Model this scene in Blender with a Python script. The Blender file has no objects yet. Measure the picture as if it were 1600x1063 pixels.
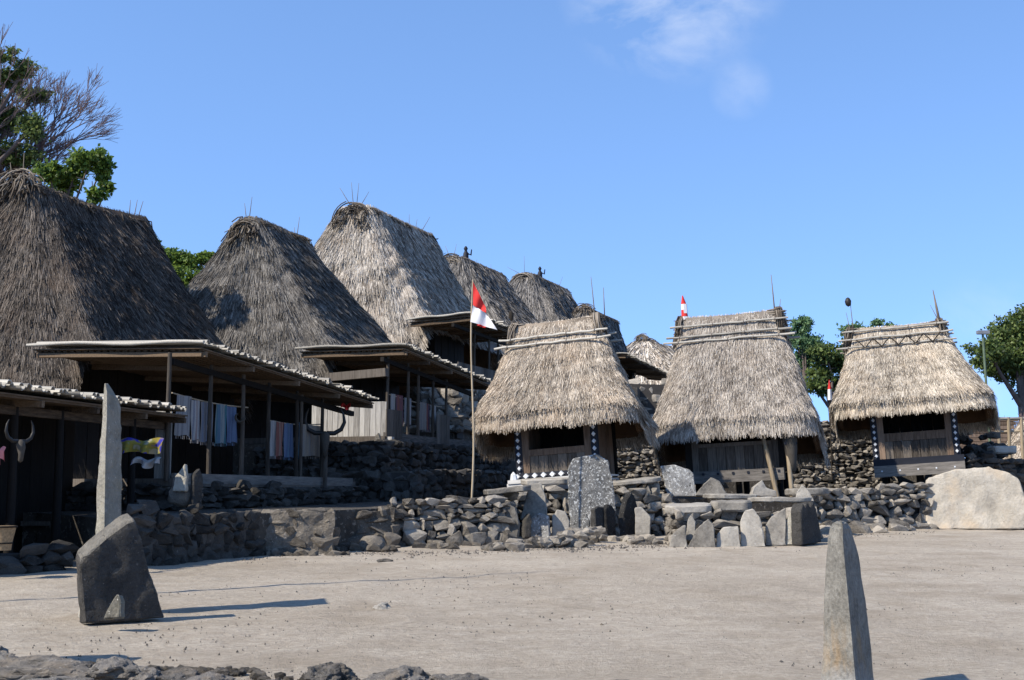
import bpy, bmesh, math, random
import numpy as np
from mathutils import Vector, Matrix, noise
random.seed(7); RNG = np.random.default_rng(7)
sc = bpy.context.scene; C = sc.collection
R = math.radians
# ------------------------------------------------------------------ camera
F, CX, CY, HOR, EYE = 2000.0, 800.0, 531.5, 770.0, 1.6
PITCH = math.atan((HOR-CY)/F)
cam = bpy.data.cameras.new('camera'); co = bpy.data.objects.new('camera', cam); C.objects.link(co)
cam.sensor_width = 36; cam.lens = F/1600*36; cam.clip_start = .1; cam.clip_end = 2000
co.location = (0, 0, EYE); co.rotation_euler = (math.pi/2+PITCH, 0, 0); sc.camera = co
# ------------------------------------------------------------------ sky, sun
SUN_EL = R(42.5); SX, SY = -.83, -.56
n_ = math.hypot(SX, SY); SX /= n_; SY /= n_
SUN = Vector((SX*math.cos(SUN_EL), SY*math.cos(SUN_EL), math.sin(SUN_EL)))
w = bpy.data.worlds.new('World'); sc.world = w; w.use_nodes = True
nt = w.node_tree; nt.nodes.clear()
out = nt.nodes.new('ShaderNodeOutputWorld'); bg = nt.nodes.new('ShaderNodeBackground')
sky = nt.nodes.new('ShaderNodeTexSky'); sky.sky_type = 'NISHITA'; sky.sun_disc = False
sky.sun_elevation = SUN_EL; sky.sun_rotation = math.atan2(SX, SY); sky.altitude = 2000
sky.air_density = 1.0; sky.dust_density = 0; sky.ozone_density = 3.0
bg.inputs[1].default_value = .09
skv = nt.nodes.new('ShaderNodeTexCoord'); ska = nt.nodes.new('ShaderNodeVectorMath'); ska.operation = 'ADD'; ska.inputs[1].default_value = (0, 0, .22); skn = nt.nodes.new('ShaderNodeVectorMath'); skn.operation = 'NORMALIZE'
nt.links.new(skv.outputs['Generated'], ska.inputs[0]); nt.links.new(ska.outputs[0], skn.inputs[0]); nt.links.new(skn.outputs[0], sky.inputs[0])
# thin wisps of cloud, in sky directions
tc = nt.nodes.new('ShaderNodeTexCoord')
nz = nt.nodes.new('ShaderNodeTexNoise'); nz.inputs['Scale'].default_value = 13.0; nz.inputs['Detail'].default_value = 9
nz.inputs['Roughness'].default_value = .58; nz.inputs['Distortion'].default_value = .35
mpg = nt.nodes.new('ShaderNodeMapping'); mpg.inputs['Scale'].default_value = (1, 1, 1.5); mpg.inputs['Rotation'].default_value = (0, R(-25), 0)
nt.links.new(tc.outputs['Generated'], mpg.inputs[0]); nt.links.new(mpg.outputs[0], nz.inputs['Vector'])
def mth(op, a, b=None, clamp=False):
    m = nt.nodes.new('ShaderNodeMath'); m.operation = op; m.use_clamp = clamp
    for i, x in enumerate((a, b)):
        if x is None: continue
        if isinstance(x, (int, float)): m.inputs[i].default_value = x
        else: nt.links.new(x, m.inputs[i])
    return m.outputs[0]
def blob(d, inner, outer):
    d = Vector(d).normalized()
    vm = nt.nodes.new('ShaderNodeVectorMath'); vm.operation = 'DOT_PRODUCT'; vm.inputs[1].default_value = d
    nt.links.new(tc.outputs['Generated'], vm.inputs[0])
    mr = nt.nodes.new('ShaderNodeMapRange'); mr.interpolation_type = 'SMOOTHSTEP'
    mr.inputs['From Min'].default_value = math.cos(R(outer)); mr.inputs['From Max'].default_value = math.cos(R(inner))
    nt.links.new(vm.outputs['Value'], mr.inputs['Value']); return mr.outputs[0]
def ray(px, py):
    x, u = (px-CX)/F, (CY-py)/F; c, s = math.cos(PITCH), math.sin(PITCH)
    return Vector((x, c-u*s, s+u*c))
def P(px, py, d):
    r = ray(px, py); return Vector((0, 0, EYE))+r*(d/r.y)
SL = .02
def G(px, py):      # point of the sloping plaza seen at a pixel
    r = ray(px, py); t = EYE/(SL*r.y-r.z); return Vector((0, 0, EYE))+r*t
bl = None
for d, i_, o_, k in ((ray(1050, -45), .3, 5.2, .8), (ray(1158, 138), .0, 1.5, .22), (ray(1560, 560), .3, 4, .25), ((-.6, .2, .5), 2, 9, .6), ((.7, -.2, .6), 2, 8, .6), ((.1, -.7, .5), 2, 9, .6)):
    b = mth('MULTIPLY', blob(d, i_, o_), k); bl = b if bl is None else mth('ADD', bl, b)
cl = mth('MULTIPLY', mth('POWER', bl, .8), mth('MULTIPLY', mth('SUBTRACT', nz.outputs['Fac'], .42), 4.2, True)); cl = mth('MINIMUM', mth('MULTIPLY', cl, .5), .4)
hs = nt.nodes.new('ShaderNodeHueSaturation'); hs.inputs['Saturation'].default_value = 1.05; hs.inputs['Value'].default_value = 2.5; nt.links.new(sky.outputs[0], hs.inputs['Color'])
mx = nt.nodes.new('ShaderNodeMixRGB'); mx.inputs['Color2'].default_value = (7.5, 7.9, 8.6, 1)
nt.links.new(cl, mx.inputs['Fac']); nt.links.new(hs.outputs[0], mx.inputs['Color1'])
nt.links.new(mx.outputs[0], bg.inputs[0]); nt.links.new(bg.outputs[0], out.inputs[0])
sl = bpy.data.lights.new('sun', 'SUN'); sl.energy = 5.0; sl.angle = R(.53); sl.color = (1, .925, .81)
so = bpy.data.objects.new('sun', sl); C.objects.link(so); so.rotation_euler = SUN.to_track_quat('Z', 'Y').to_euler()
so.location = (-20, -20, 40)
sc.view_settings.view_transform = 'Standard'; sc.view_settings.look = 'None'
sc.view_settings.exposure = .6; sc.view_settings.gamma = 1; sc.view_settings.use_curve_mapping = False

# ------------------------------------------------------------------ materials
def new_mat(name):
    m = bpy.data.materials.new(name); m.use_nodes = True; t = m.node_tree; t.nodes.clear()
    o = t.nodes.new('ShaderNodeOutputMaterial'); b = t.nodes.new('ShaderNodeBsdfPrincipled')
    t.links.new(b.outputs[0], o.inputs[0]); b.inputs['Specular IOR Level'].default_value = .25
    return m, t, b
def N(t, ty, **kw):
    n = t.nodes.new(ty)
    for k, v in kw.items():
        if k in n.inputs: n.inputs[k].default_value = v
        else: setattr(n, k, v)
    return n
AF = .8
def ramp(t, fac, stops):
    r = t.nodes.new('ShaderNodeValToRGB'); e = r.color_ramp.elements
    while len(e) < len(stops): e.new(.5)
    for i, (p, c) in enumerate(stops): e[i].position = p; e[i].color = (*(x*AF for x in c), 1)
    t.links.new(fac, r.inputs[0]); return r.outputs[0]
def mixc(t, fac, a, b, mode='MIX'):
    m = t.nodes.new('ShaderNodeMixRGB'); m.blend_type = mode
    for i, x in enumerate((fac, a, b)):
        if isinstance(x, (int, float)): m.inputs[i].default_value = x
        elif isinstance(x, tuple): m.inputs[i].default_value = (*x, 1)
        else: t.links.new(x, m.inputs[i])
    return m.outputs[0]
def tmath(t, op, a, b=0.0, clamp=False):
    m = t.nodes.new('ShaderNodeMath'); m.operation = op; m.use_clamp = clamp
    for i, x in enumerate((a, b)):
        if isinstance(x, (int, float)): m.inputs[i].default_value = x
        else: t.links.new(x, m.inputs[i])
    return m.outputs[0]
def coords(t, kind='Object', scale=(1, 1, 1)):
    c = t.nodes.new('ShaderNodeTexCoord'); m = t.nodes.new('ShaderNodeMapping'); m.inputs['Scale'].default_value = scale
    t.links.new(c.outputs[kind], m.inputs[0]); return m.outputs[0]
def noi(t, vec, scale, detail=5, rough=.6):
    n = N(t, 'ShaderNodeTexNoise', Scale=scale, Detail=detail, Roughness=rough); t.links.new(vec, n.inputs['Vector']); return n.outputs['Fac']
def bump(t, b, h, strength=.5, dist=.02):
    n = N(t, 'ShaderNodeBump', Strength=strength, Distance=dist); t.links.new(h, n.inputs['Height']); t.links.new(n.outputs[0], b.inputs['Normal'])
def thatch_mat(name, dark, mid, light, warm=(.2, .12, .06), warmth=.35, sc_=1.0):
    m, t, b = new_mat(name); a = N(t, 'ShaderNodeAttribute', attribute_name='rnd')
    v = coords(t); big = noi(t, v, .55*sc_, 4); med = noi(t, v, 3*sc_, 4)
    f = tmath(t, 'ADD', tmath(t, 'MULTIPLY', a.outputs['Fac'], .9), tmath(t, 'MULTIPLY', tmath(t, 'SUBTRACT', big, .5), .6))
    f = tmath(t, 'ADD', f, tmath(t, 'MULTIPLY', tmath(t, 'SUBTRACT', med, .5), .55))
    f = tmath(t, 'ADD', f, .05, True)
    c = ramp(t, f, ((.0, dark), (.5, mid), (1., light)))
    w_ = tmath(t, 'MULTIPLY', tmath(t, 'SUBTRACT', noi(t, v, 1.1*sc_, 3), .48, True), warmth*6, True)
    c = mixc(t, tmath(t, 'MULTIPLY', w_, warmth), c, warm); t.links.new(c, b.inputs['Base Color'])
    b.inputs['Roughness'].default_value = .9; b.inputs['Specular IOR Level'].default_value = .1
    return m
def stone_mat(name, dark, light, spot=None, spots=.0, scale=3, bs=.6, tint=None, dark_spots=0):
    m, t, b = new_mat(name); v = coords(t); oi = N(t, 'ShaderNodeObjectInfo')
    sh = t.nodes.new('ShaderNodeVectorMath'); sh.operation = 'ADD'; t.links.new(v, sh.inputs[0])
    cmb = N(t, 'ShaderNodeCombineXYZ'); t.links.new(tmath(t, 'MULTIPLY', oi.outputs['Random'], 37.), cmb.inputs[0]); t.links.new(cmb.outputs[0], sh.inputs[1]); v = sh.outputs[0]
    n1 = noi(t, v, scale, 8, .65); n2 = noi(t, v, scale*9, 5, .7)
    f = tmath(t, 'ADD', tmath(t, 'MULTIPLY', n1, .75), tmath(t, 'MULTIPLY', n2, .45))
    f = tmath(t, 'ADD', f, tmath(t, 'MULTIPLY', tmath(t, 'SUBTRACT', oi.outputs['Random'], .5), .42))
    c = ramp(t, f, ((.3, dark), (.85, light)))
    if tint: c = mixc(t, tmath(t, 'MULTIPLY', tmath(t, 'SUBTRACT', noi(t, v, scale*.7, 3), .5, True), 3., True), c, tint)
    if spot:
        s = tmath(t, 'GREATER_THAN', noi(t, v, scale*6, 3, .75), 1-spots); c = mixc(t, tmath(t, 'MULTIPLY', s, .7), c, spot)
    if dark_spots:
        s = tmath(t, 'GREATER_THAN', noi(t, v, scale*2.2, 9, .75), 1-dark_spots); c = mixc(t, tmath(t, 'MULTIPLY', s, .75), c, (.03, .03, .03))
    t.links.new(c, b.inputs['Base Color']); b.inputs['Roughness'].default_value = .92
    bump(t, b, tmath(t, 'ADD', n1, tmath(t, 'MULTIPLY', n2, .5)), bs, .06); return m
def wood_mat(name, dark, light, sc_=(14, 14, 1.2), bs=.4, rough=.85):
    m, t, b = new_mat(name); oi = N(t, 'ShaderNodeObjectInfo'); v = coords(t, 'Object', sc_)
    sh = t.nodes.new('ShaderNodeVectorMath'); sh.operation = 'ADD'; t.links.new(v, sh.inputs[0])
    cmb = N(t, 'ShaderNodeCombineXYZ'); t.links.new(tmath(t, 'MULTIPLY', oi.outputs['Random'], 91.), cmb.inputs[0]); t.links.new(cmb.outputs[0], sh.inputs[1])
    n1 = noi(t, sh.outputs[0], 2, 8, .65)
    f = tmath(t, 'ADD', n1, tmath(t, 'MULTIPLY', tmath(t, 'SUBTRACT', oi.outputs['Random'], .5), .35))
    t.links.new(ramp(t, f, ((.25, dark), (.75, light))), b.inputs['Base Color']); b.inputs['Roughness'].default_value = rough
    bump(t, b, n1, bs, .01); return m
def plain(name, col, rough=.8, var=.25, scale=6):
    m, t, b = new_mat(name); v = coords(t); n = noi(t, v, scale, 6)
    c = ramp(t, n, ((.25, tuple(x*(1-var) for x in col)), (.75, tuple(min(1, x*(1+var)) for x in col)))); t.links.new(c, b.inputs['Base Color'])
    b.inputs['Roughness'].default_value = rough; bump(t, b, n, .2, .01); return m
def stripe_mat(name, cols, scale=9, seed=0, axis=0):
    m, t, b = new_mat(name); v = coords(t); s = N(t, 'ShaderNodeSeparateXYZ'); t.links.new(v, s.inputs[0])
    w1 = N(t, 'ShaderNodeTexWhiteNoise', noise_dimensions='1D'); t.links.new(tmath(t, 'FLOOR', tmath(t, 'ADD', tmath(t, 'MULTIPLY', s.outputs[axis], scale*3.), seed*17.3)), w1.inputs['W'])
    r = t.nodes.new('ShaderNodeValToRGB'); r.color_ramp.interpolation = 'CONSTANT'; e = r.color_ramp.elements
    while len(e) < len(cols): e.new(.5)
    for i, c in enumerate(cols): e[i].position = i/len(cols); e[i].color = (*c, 1)
    t.links.new(w1.outputs[0], r.inputs[0]); c = mixc(t, .35, mixc(t, .6, r.outputs[0], (.02, .02, .025)), mixc(t, noi(t, v, 30, 3), tuple(x*.5 for x in cols[0]), cols[0]))
    t.links.new(c, b.inputs['Base Color']); b.inputs['Roughness'].default_value = .95; return m
def leaf_mat(name, c1, c2, c3):
    m, t, b = new_mat(name); a = N(t, 'ShaderNodeAttribute', attribute_name='rnd'); t.links.new(ramp(t, a.outputs['Fac'], ((0, c1), (.55, c2), (1, c3))), b.inputs['Base Color'])
    b.inputs['Roughness'].default_value = .5
    tr = N(t, 'ShaderNodeBsdfTranslucent'); t.links.new(ramp(t, a.outputs['Fac'], ((0, c2), (1, tuple(min(1, x*1.8) for x in c3)))), tr.inputs[0])
    mxs = N(t, 'ShaderNodeMixShader'); mxs.inputs[0].default_value = .3
    t.links.new(b.outputs[0], mxs.inputs[1]); t.links.new(tr.outputs[0], mxs.inputs[2])
    t.links.new(mxs.outputs[0], [n for n in t.nodes if n.type == 'OUTPUT_MATERIAL'][0].inputs[0]); return m
M = {}
M['th_old'] = thatch_mat('thatch_old', (.016, .013, .011), (.1, .084, .07), (.25, .215, .18), (.11, .07, .045), .5)
M['th_mid'] = thatch_mat('thatch_mid', (.022, .02, .018), (.145, .132, .117), (.35, .322, .282), (.09, .065, .043), .3)
M['th_pale'] = thatch_mat('thatch_pale', (.07, .058, .047), (.43, .375, .31), (.8, .725, .62), (.33, .225, .14), .4)
M['th_grey'] = thatch_mat('thatch_grey', (.035, .032, .029), (.17, .156, .14), (.38, .35, .315), (.2, .15, .1), .2)
M['th_hut'] = thatch_mat('thatch_hut', (.08, .062, .046), (.46, .385, .3), (.9, .79, .64), (.42, .28, .165), .45)
M['th_hut2'] = thatch_mat('thatch_hut_grey', (.075, .062, .05), (.41, .355, .295), (.82, .74, .63), (.36, .26, .17), .35)
M['th_hut3'] = thatch_mat('thatch_hut_pale', (.09, .072, .053), (.5, .43, .34), (.95, .85, .7), (.45, .31, .18), .4)
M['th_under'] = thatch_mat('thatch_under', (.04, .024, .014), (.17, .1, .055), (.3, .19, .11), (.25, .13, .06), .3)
M['stick'] = thatch_mat('ridge_stick', (.03, .025, .02), (.13, .105, .08), (.36, .31, .25), (.2, .13, .08), .2)
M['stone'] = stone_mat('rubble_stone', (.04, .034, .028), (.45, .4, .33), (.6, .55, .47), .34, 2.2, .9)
M['stone_dark'] = stone_mat('shaded_rubble', (.012, .011, .0095), (.12, .108, .093), (.2, .18, .155), .33, 2.2, .9)  # darker copy of the rubble stone, with the walls' shade put into its colour
M['slab'] = stone_mat('pale_slab', (.1, .09, .076), (.48, .44, .375), (.55, .53, .5), .3, 2.4, .45)
M['mega'] = stone_mat('lichen_megalith', (.05, .05, .047), (.32, .31, .29), (.6, .6, .57), .42, 3.2, .7, None, .42)
M['basalt'] = stone_mat('dark_basalt', (.012, .0115, .011), (.1, .093, .083), (.24, .225, .2), .34, 4, 1.6)
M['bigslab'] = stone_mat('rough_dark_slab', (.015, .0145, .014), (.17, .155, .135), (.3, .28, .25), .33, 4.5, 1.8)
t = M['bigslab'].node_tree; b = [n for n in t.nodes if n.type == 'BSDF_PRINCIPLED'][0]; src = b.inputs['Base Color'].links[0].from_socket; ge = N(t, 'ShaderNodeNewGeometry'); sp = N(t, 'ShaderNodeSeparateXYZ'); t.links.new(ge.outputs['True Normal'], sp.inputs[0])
t.links.new(mixc(t, tmath(t, 'MULTIPLY', tmath(t, 'SUBTRACT', sp.outputs[2], .25, True), 4., True), src, mixc(t, noi(t, coords(t), 9, 6), (.14, .125, .1), (.42, .38, .31))), b.inputs['Base Color'])      # sunlit top edge painted in: upward faces get a paler colour
M['stele'] = stone_mat('weathered_stele', (.085, .078, .062), (.48, .445, .365), (.55, .52, .45), .33, 3, .9, (.24, .22, .16))
M['cream'] = stone_mat('cream_boulder', (.27, .235, .18), (.68, .61, .5), (.17, .15, .12), .32, 1.8, .7, (.5, .38, .25), .3)
M['mud'] = stone_mat('mud_mortar', (.05, .042, .033), (.3, .26, .208), (.4, .35, .29), .36, 2.5, 1.2)
M['rock'] = stone_mat('foreground_rock', (.045, .04, .035), (.36, .325, .28), (.5, .48, .44), .34, 4, 1.0, (.3, .24, .17), .36)
M['core'] = plain('earth_core', (.05, .045, .04))
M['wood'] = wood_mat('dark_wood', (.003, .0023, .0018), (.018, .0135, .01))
M['plank'] = wood_mat('weathered_plank', (.05, .04, .031), (.19, .16, .13))
M['post'] = wood_mat('dark_post', (.025, .02, .015), (.11, .09, .07))
M['board'] = wood_mat('silver_board', (.2, .185, .165), (.5, .475, .43))
M['white_board'] = wood_mat('bleached_board', (.3, .29, .27), (.68, .66, .62), (1.5, 14, 14))
M['beam'] = wood_mat('grey_beam', (.06, .052, .045), (.26, .235, .205), (1.5, 14, 14))
M['jamb'] = wood_mat('brown_jamb', (.1, .065, .042), (.27, .19, .135))
M['black'] = plain('black_paint', (.012, .014, .022), .6)
M['white'] = plain('white_paint', (.72, .74, .76), .6, .12)
M['bamboo'] = wood_mat('bleached_bamboo', (.17, .155, .13), (.56, .52, .44), (2, 20, 20), .2, .55)
M['bamboo_pole'] = wood_mat('tan_bamboo', (.2, .15, .09), (.5, .4, .27), (16, 16, 1.4), .2, .55)
M['batten'] = wood_mat('brown_batten', (.045, .03, .018), (.19, .13, .08), (2, 14, 14))
M['bone'] = plain('old_bone', (.07, .06, .048), .8)
M['horn'] = plain('grey_horn', (.025, .023, .021), .5)
M['red'] = plain('red_cloth', (.62, .035, .03), .8, .1); M['flagwhite'] = plain('white_cloth', (.78, .76, .76), .8, .05)
M['rope'] = plain('rope', (.3, .25, .2)); M['basket'] = plain('woven_basket', (.32, .22, .12), .8, .4, 30)
M['metal'] = plain('green_metal', (.12, .16, .1), .5); M['lampgrey'] = plain('lamp_grey', (.2, .21, .23), .4)
M['bark'] = plain('grey_bark', (.13, .1, .085), .9, .4, 4); M['twig'] = plain('bare_twig', (.17, .12, .115), .9, .3)
M['leaf_a'] = leaf_mat('fresh_leaf', (.025, .05, .01), (.085, .15, .025), (.24, .33, .06))
M['leaf_b'] = leaf_mat('olive_leaf', (.025, .04, .014), (.085, .13, .032), (.22, .27, .08))
M['leaf_c'] = leaf_mat('blue_green_leaf', (.035, .08, .035), (.11, .2, .09), (.24, .36, .17))
# plaza dust
m, t, b = new_mat('plaza_dust'); v = coords(t)
n1 = noi(t, v, .22, 5, .55); n2 = noi(t, v, 2.2, 7, .65); n3 = noi(t, v, 22, 5, .75); n4 = noi(t, v, 90, 2, .6)
vs = coords(t, 'Object', (.35, 2.2, 1)); n5 = noi(t, vs, 1.4, 6, .6)
f = tmath(t, 'ADD', tmath(t, 'ADD', tmath(t, 'MULTIPLY', tmath(t, 'SUBTRACT', n1, .09), .58), tmath(t, 'MULTIPLY', n2, .25)), tmath(t, 'ADD', tmath(t, 'MULTIPLY', n3, .38), tmath(t, 'MULTIPLY', n5, .18)))
c = ramp(t, f, ((.38, (.21, .173, .132)), (.55, (.33, .284, .226)), (.68, (.395, .345, .28)), (.85, (.47, .417, .345))))
n6 = noi(t, coords(t, 'Object', (1, 1.6, 1)), 9, 8, .8); n7 = noi(t, v, .9, 4, .6)
c = mixc(t, 1., c, ramp(t, n6, ((.3, (1.05, 1.01, .96)), (.5, (1.55, 1.54, 1.52)), (.7, (2., 2., 1.98)))), 'MULTIPLY')
c = mixc(t, tmath(t, 'MULTIPLY', tmath(t, 'SUBTRACT', n7, .5, True), 3.2, True), c, (.25, .205, .152))
c = mixc(t, tmath(t, 'MULTIPLY', tmath(t, 'GREATER_THAN', n4, .64), .5), c, (.17, .14, .11))
t.links.new(c, b.inputs['Base Color']); b.inputs['Roughness'].default_value = .97; b.inputs['Specular IOR Level'].default_value = .05
bump(t, b, tmath(t, 'ADD', tmath(t, 'MULTIPLY', n2, .9), tmath(t, 'ADD', tmath(t, 'MULTIPLY', n3, .5), tmath(t, 'ADD', tmath(t, 'MULTIPLY', n4, .12), tmath(t, 'MULTIPLY', n6, .6)))), .9, .06); M['dust'] = m
M['earth'] = stone_mat('terrace_earth', (.035, .03, .024), (.13, .112, .09), (.2, .18, .15), .4, 1.5, 1.)

# ------------------------------------------------------------------ helpers
def tag(o, label, cat, group=None):
    o['label'] = label; o['category'] = cat
    if group: o['group'] = group
    return o
def thing(name, label, cat, mat=None, group=None):
    o = bpy.data.objects.new(name, None); C.objects.link(o); o.empty_display_size = .2
    if mat is not None: o.matrix_world = mat if isinstance(mat, Matrix) else Matrix.Translation(mat)
    return tag(o, label, cat, group)
def link(name, me, mat=None, parent=None, mw=None, kind=None):
    o = bpy.data.objects.new(name, me); C.objects.link(o)
    if mat is not None and len(me.materials) == 0: me.materials.append(mat)
    if parent: o.parent = parent
    if mw is not None: o.matrix_basis = mw
    if kind: o['kind'] = kind
    return o
class MB:
    def __init__(s): s.v = []; s.f = []
    def add(s, vs, fs):
        k = len(s.v); s.v += [tuple(x) for x in vs]; s.f += [tuple(i+k for i in f) for f in fs]; return s
    def box(s, lo, hi, j=0):
        vs = [(x, y, z) for x in (lo[0], hi[0]) for y in (lo[1], hi[1]) for z in (lo[2], hi[2])]
        if j: vs = [tuple(c+random.uniform(-j, j) for c in q) for q in vs]
        return s.add(vs, [(0, 1, 3, 2), (4, 6, 7, 5), (0, 4, 5, 1), (2, 3, 7, 6), (0, 2, 6, 4), (1, 5, 7, 3)])
    def bar(s, p0, p1, wx, wz, up=(0, 0, 1)):
        p0, p1 = Vector(p0), Vector(p1); d = (p1-p0).normalized(); a = d.cross(Vector(up))
        if a.length < 1e-3: a = d.cross(Vector((0, 1, 0)))
        a.normalize(); u = a.cross(d)
        vs = [p+a*sx*wx/2+u*sz*wz/2 for p in (p0, p1) for sx, sz in ((-1, -1), (1, -1), (1, 1), (-1, 1))]
        return s.add(vs, [(3, 2, 1, 0), (4, 5, 6, 7), (0, 1, 5, 4), (1, 2, 6, 5), (2, 3, 7, 6), (3, 0, 4, 7)])
    def tube(s, pts, rs, n=7, cap=True):
        pts = [Vector(p) for p in pts]
        if isinstance(rs, (int, float)): rs = [rs]*len(pts)
        k = len(s.v); a = None
        for i, p in enumerate(pts):
            d = (pts[min(i+1, len(pts)-1)]-pts[max(i-1, 0)]).normalized()
            if a is None: a = d.cross(Vector((.3, .2, 1)) if abs(d.z) < .9 else Vector((1, 0, 0)))
            a = (a-d*a.dot(d)).normalized(); b = d.cross(a)
            for j in range(n):
                q = 2*math.pi*j/n; s.v.append(tuple(p+(a*math.cos(q)+b*math.sin(q))*rs[i]))
        for i in range(len(pts)-1):
            for j in range(n):
                j2 = (j+1) % n; s.f.append((k+i*n+j, k+i*n+j2, k+(i+1)*n+j2, k+(i+1)*n+j))
        if cap: s.f.append(tuple(k+n-1-j for j in range(n))); s.f.append(tuple(k+(len(pts)-1)*n+j for j in range(n)))
        return s
    def mesh(s, name, smooth=None):
        me = bpy.data.meshes.new(name); me.from_pydata(s.v, [], s.f); me.validate(); me.update()
        if smooth is not None:
            me.shade_smooth(); me.set_sharp_from_angle(angle=R(smooth))
        return me
    def build(s, name, mat, parent=None, smooth=None, kind=None, mw=None): return link(name, s.mesh(name, smooth), mat, parent, mw, kind)
def np_mesh(name, V, Fq, attr=None):
    me = bpy.data.meshes.new(name); V = np.asarray(V, dtype=np.float32); Fq = np.asarray(Fq, dtype=np.int32); k = Fq.shape[1]
    me.vertices.add(len(V)); me.vertices.foreach_set('co', V.ravel())
    me.loops.add(Fq.size); me.loops.foreach_set('vertex_index', Fq.ravel())
    me.polygons.add(len(Fq)); me.polygons.foreach_set('loop_start', np.arange(0, Fq.size, k, dtype=np.int32))
    try: me.polygons.foreach_set('loop_total', np.full(len(Fq), k, dtype=np.int32))
    except Exception: pass
    me.update(calc_edges=True)
    if attr is not None:
        a = me.attributes.new('rnd', 'FLOAT', 'POINT'); a.data.foreach_set('value', np.asarray(attr, dtype=np.float32))
    return me
def wob(x, y, seed=0):      # cheap smooth 2-D noise for arrays
    r = np.random.default_rng(seed); o = 0*x
    for k in range(9):
        f = 1.2*1.55**(k*.7); a, p, q = r.uniform(0, 6.28, 3); o = o+np.sin(f*(x*np.cos(a)+y*np.sin(a))+p)/(1+.35*k)
    return o/3.2
def smst(x, a, b):
    t_ = np.clip((x-a)/(b-a), 0, 1); return t_*t_*(3-2*t_)
# --- stones
def hull_mesh(seed, flat=.75, n=17):
    rn = random.Random(seed); bm = bmesh.new()
    for i in range(n):
        z = rn.uniform(-1, 1); a = rn.uniform(0, 6.283); r = math.sqrt(max(0, 1-z*z)); p = Vector((r*math.cos(a), r*math.sin(a), z))
        mxx = max(abs(p.x), abs(p.y), abs(p.z)); p = p*(1+.55*(1/mxx-1))*rn.uniform(.82, 1.05); bm.verts.new(p*.5)
    r_ = bmesh.ops.convex_hull(bm, input=bm.verts[:])
    bmesh.ops.delete(bm, geom=[v for v in bm.verts if not v.link_faces], context='VERTS')
    bmesh.ops.recalc_face_normals(bm, faces=bm.faces[:])
    me = bpy.data.meshes.new('rubble_stone'); bm.to_mesh(me); bm.free()
    for v_ in me.vertices: v_.co = Vector((v_.co.x, v_.co.y, v_.co.z))
    return me
HULLS = {k: [hull_mesh(i+1) for i in range(16)] for k in ('stone', 'stone_dark', 'mud')}
for k, L_ in HULLS.items():
    for me in L_: me.materials.append(M[k])
def stone_at(parent, pos, size, rot=None, key='stone', name='stone'):
    me = random.choice(HULLS[key]); e = rot or Matrix.Rotation(random.uniform(-.25, .25), 4, 'X') @ Matrix.Rotation(random.choice((0, math.pi))+random.uniform(-.5, .5), 4, 'Z') @ Matrix.Rotation(random.uniform(-.3, .3), 4, 'Y')
    o = bpy.data.objects.new(name, me); C.objects.link(o); o.parent = parent
    o.matrix_basis = Matrix.Translation(pos) @ e @ Matrix.Diagonal((*size, 1)); return o
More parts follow.
